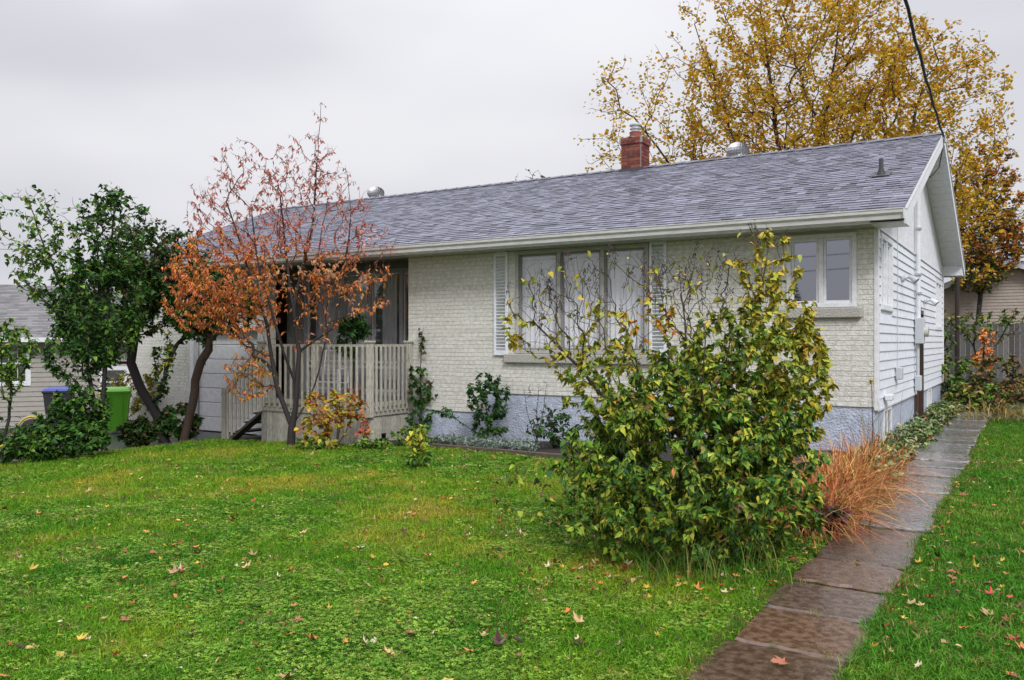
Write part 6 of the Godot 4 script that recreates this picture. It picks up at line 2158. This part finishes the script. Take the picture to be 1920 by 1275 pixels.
func clover_mesh(n: int, r: float, seed_: int) -> ArrayMesh:
	var q := RandomNumberGenerator.new()
	q.seed = seed_
	var m := MB.new()
	m.colored = true
	for i in n:
		var g := q.randf_range(0.4, 1.5)
		m.col = Color(g, g, g)
		var a := q.randf() * TAU
		var p := Vector3(cos(a), 0, sin(a)) * r * sqrt(q.randf()) + Vector3.UP * q.randf_range(0.02, 0.05)
		var rot := q.randf() * TAU
		var tilt := Vector3(q.randf_range(-0.4, 0.4), 1, q.randf_range(-0.4, 0.4)).normalized()
		for k in 3:
			var t := rot + TAU * k / 3.0
			var d := Vector3(cos(t), 0, sin(t))
			d = (d - tilt * d.dot(tilt)).normalized()
			var s := tilt.cross(d)
			var l := q.randf_range(0.006, 0.012)
			m.quad(p, p + d * l * 0.7 + s * l * 0.5, p + d * l * 1.15, p + d * l * 0.7 - s * l * 0.5)
	return m.mesh()

func build_grass() -> void:
	var o := Node3D.new()
	o.name = "lawn_grass"
	add_child(o)
	tag(o, "short autumn lawn grass mixed with clover", "grass", "", "stuff")
	var kinds := []
	for i in 4:
		kinds.append(tuft_mesh(26, 0.055, 0.025, 0.07, 0.0042, 1.1, 100 + i))
	var clov := []
	for i in 2:
		clov.append(clover_mesh(22, 0.055, 200 + i))
	var xs := [[], [], [], [], [], []]
	var cs := [PackedColorArray(), PackedColorArray(), PackedColorArray(), PackedColorArray(), PackedColorArray(), PackedColorArray()]
	var fwd := Vector3(-sin(deg_to_rad(31.4)), 0, -cos(deg_to_rad(31.4)))
	var cell := 0.5
	var x := -11.5
	while x < 8.0:
		var z := -7.0
		while z < 12.0:
			var mid := Vector3(x + 0.25, 0, z + 0.25)
			var d := mid.distance_to(Vector3(EYE.x, 0, EYE.z))
			var ahead := (mid - EYE).dot(fwd)
			if d > 2.2 and ahead > -0.5:
				var dens := clampf(1700.0 * pow(4.0 / maxf(d, 3.5), 1.55), 190.0, 1700.0)
				var n := int(dens * cell * cell)
				for i in n:
					var px := x + rng.randf() * cell
					var pz := z + rng.randf() * cell
					if not on_lawn(px, pz):
						continue
					var right := px > 1.0
					var v := patch.get_noise_2d(px * 3.5, pz * 3.5)
					var u := patch.get_noise_2d(px * 13.0 + 50.0, pz * 13.0)
					var q: Color
					var k := v + u * 0.55 + rng.randf_range(-0.25, 0.25)
					k = clampf(0.31 + k * 0.6 + rng.randf_range(-0.12, 0.12) + 0.16 * smoothstep(8.6, 6.5, pz) * smoothstep(0.5, -1.5, px), 0.0, 1.0)
					if right:
						q = Color(0.06, 0.24, 0.016).lerp(Color(0.18, 0.33, 0.028), k)
					elif k < 0.5:
						q = Color(0.05, 0.21, 0.012).lerp(Color(0.16, 0.35, 0.016), k * 2.0)
					else:
						q = Color(0.16, 0.35, 0.016).lerp(Color(0.44, 0.40, 0.045), k * 2.0 - 1.0)
					if rng.randf() < 0.06:
						q = Color(0.36, 0.28, 0.11)
					var t := rng.randi() % 4
					if not right and rng.randf() < clampf(0.06 - v * 0.6 + 0.16 * smoothstep(7.5, 4.5, d) + u * 0.5, 0.02, 0.4):
						t = 4 + rng.randi() % 2
						q = Color(0.10, 0.25, 0.022).lerp(Color(0.27, 0.40, 0.05), rng.randf())
					var sc := rng.randf_range(0.75, 1.25) * (1.15 if right else 1.0) * clampf(0.85 + d * 0.03, 1.0, 1.3)
					xs[t].append(Transform3D(Basis(Vector3.UP, rng.randf() * TAU).scaled(Vector3(sc, sc * rng.randf_range(0.8, 1.2), sc)), Vector3(px, lawn_y(px, pz) - 0.012, pz)))
					cs[t].append(jitter(q, 0.22))
			z += cell
		x += cell
	for t in 6:
		copies(o, "clover" if t > 3 else "blades", kinds[t] if t < 4 else clov[t - 4], mats["blade"], xs[t], cs[t])
	# grass and moss creeping over the edges and into the joints of the path
	var e := Node3D.new()
	e.name = "path_edge_grass"
	add_child(e)
	tag(e, "grass creeping over the edges of the garden path", "grass", "", "stuff")
	var ex := []
	var ec := PackedColorArray()
	for i in 4200:
		var z := rng.randf_range(-6.0, 9.2)
		var px := (1.04 + absf(rng.randfn(0, 0.03))) if rng.randf() < 0.6 or z < 5.2 else (0.43 - absf(rng.randfn(0, 0.03)))
		if rng.randf() < 0.16:
			px = rng.randf_range(0.45, 1.02)
			z = 8.62 - 0.607 * int((8.62 - z) / 0.607) - 0.303 + rng.randfn(0, 0.008)
			if not (absf(z - 4.7) < 0.4 or rng.randf() < 0.35):
				continue
		var s := rng.randf_range(0.45, 1.1)
		ex.append(Transform3D(Basis(Vector3.UP, rng.randf() * TAU).scaled(Vector3(s * 0.6, s, s * 0.6)), Vector3(px, 0.0, z)))
		ec.append(jitter([Color(0.09, 0.18, 0.03), Color(0.24, 0.24, 0.05), Color(0.06, 0.2, 0.025)][rng.randi() % 3], 0.2))
	copies(e, "blades", kinds[0], mats["blade"], ex, ec)

func build_fallen_leaves() -> void:
	var shapes := []
	for i in 5:
		shapes.append(maple_mesh([0.15, 0.6, 1.0, 0.3, 1.3][i], 300 + i))
	shapes.append(leaf_mesh(OVAL, 0.35, 0.3, 0.04))
	shapes.append(leaf_mesh(LANCE, 0.35, 0.3, 0.04))
	var tones := [["orange", Color(0.58, 0.22, 0.05)], ["tan", Color(0.50, 0.32, 0.15)], ["yellow", Color(0.62, 0.42, 0.06)], ["dark brown", Color(0.06, 0.025, 0.022)], ["red", Color(0.42, 0.05, 0.035)], ["pale", Color(0.62, 0.50, 0.34)], ["russet", Color(0.30, 0.10, 0.05)]]
	var n := 0
	var tries := 0
	while n < 298 and tries < 6000:
		tries += 1
		var far := pow(rng.randf(), 1.25)
		var s := rng.randf_range(-0.62, 0.62)
		var dep := lerpf(3.4, 13.0, far)
		var p := EYE + AWAY * dep + SIDE * dep * s
		if n >= 225:      # a drift of leaves on the strip of lawn right of the path
			p = Vector3(rng.randf_range(1.12, 1.75) + absf(rng.randfn(0, 0.25)), 0, 6.6 + rng.randfn(0, 0.9))
		var on_path := p.x > 0.43 and p.x < 1.045
		if not (on_lawn(p.x, p.z) or (on_path and rng.randf() < 0.3 and p.z > -6.0)):
			continue
		var k := rng.randi() % tones.size()
		if rng.randf() < 0.35:
			k = 0 if rng.randf() < 0.6 else 1
		if n >= 225 and rng.randf() < 0.55:
			k = [0, 4, 6, 3][rng.randi() % 4]
		var t: Array = tones[k]
		var side := "on the path slabs" if on_path else ("on the lawn right of the path" if p.x > 1.0 else "on the front lawn")
		var sh := rng.randi() % shapes.size()
		var sz := rng.randf_range(0.03, 0.074) * (0.9 if sh < 5 else 0.8)
		p.y = 0.045 if on_path else lawn_y(p.x, p.z) + rng.randf_range(0.036, 0.055)
		var bs := Basis.from_euler(Vector3(rng.randfn(0, 0.2), rng.randf() * TAU, rng.randfn(0, 0.2)))
		var o := MeshInstance3D.new()
		o.name = numbered("fallen_leaf")
		o.mesh = shapes[sh]
		var v := rng.randi() % 3
		o.material_override = tone("fallen_%d_%d" % [k, v], t[1], [0.75, 1.0, 1.2][v], 0.42, {two = true})
		o.transform = Transform3D(bs.scaled_local(Vector3.ONE * sz * 1.25), p)
		add_child(o)
		tag(o, "fallen %s leaf lying %s" % [t[0], side], "leaf", "fallen leaves")
		n += 1
	# crumbs of leaves too small to count
	var lit := Node3D.new()
	lit.name = "leaf_litter"
	add_child(lit)
	tag(lit, "small crumbs of leaf litter scattered through the lawn", "leaf litter", "", "stuff")
	var xs := []
	var cs := PackedColorArray()
	for i in 3800:
		var dep := lerpf(3.4, 15.0, pow(rng.randf(), 0.7))
		var p := EYE + AWAY * dep + SIDE * dep * rng.randf_range(-0.65, 0.65)
		if not on_lawn(p.x, p.z):
			continue
		p.y = lawn_y(p.x, p.z) + rng.randf_range(0.015, 0.045)
		var s := rng.randf_range(0.016, 0.042)
		xs.append(Transform3D(Basis.from_euler(Vector3(rng.randfn(0, 0.4), rng.randf() * TAU, rng.randfn(0, 0.4))).scaled_local(Vector3.ONE * s), p))
		cs.append(jitter(tones[rng.randi() % tones.size()][1], 0.2))
	copies(lit, "crumbs", shapes[5], mats["litter"], xs, cs)
	# the many further leaves past those built singly: thinner over the lawn, drifted round the bush, the bed and the path edge
	for w in 3:
		var ls := []
		var lc := PackedColorArray()
		for i in 420:
			var dep := lerpf(4.0, 14.0, rng.randf())
			var p := EYE + AWAY * dep + SIDE * dep * rng.randf_range(-0.62, 0.62)
			var r := rng.randf()
			if r < 0.22:
				var a := rng.randf() * TAU
				p = Vector3(-0.36, 0, 5.95) + Vector3(cos(a), 0, sin(a)) * (0.75 + absf(rng.randfn(0, 0.35)))
			elif r < 0.36:
				p.x = rng.randf_range(-9.5, -3.0)
				p.z = maxf(bed_front(p.x), 1.35) + absf(rng.randfn(0.1, 0.4))
			elif r < 0.46:
				p = Vector3(1.05 + absf(rng.randfn(0, 0.12)), 0, rng.randf_range(-2.0, 8.0))
			if not on_lawn(p.x, p.z):
				continue
			p.y = lawn_y(p.x, p.z) + rng.randf_range(0.02, 0.05)
			var s := rng.randf_range(0.022, 0.055)
			ls.append(Transform3D(Basis.from_euler(Vector3(rng.randfn(0, 0.25), rng.randf() * TAU, rng.randfn(0, 0.25))).scaled_local(Vector3.ONE * s), p))
			lc.append(jitter(tones[rng.randi() % tones.size()][1], 0.25))
		copies(lit, "leaves", shapes[w + 1], mats["litter"], ls, lc)
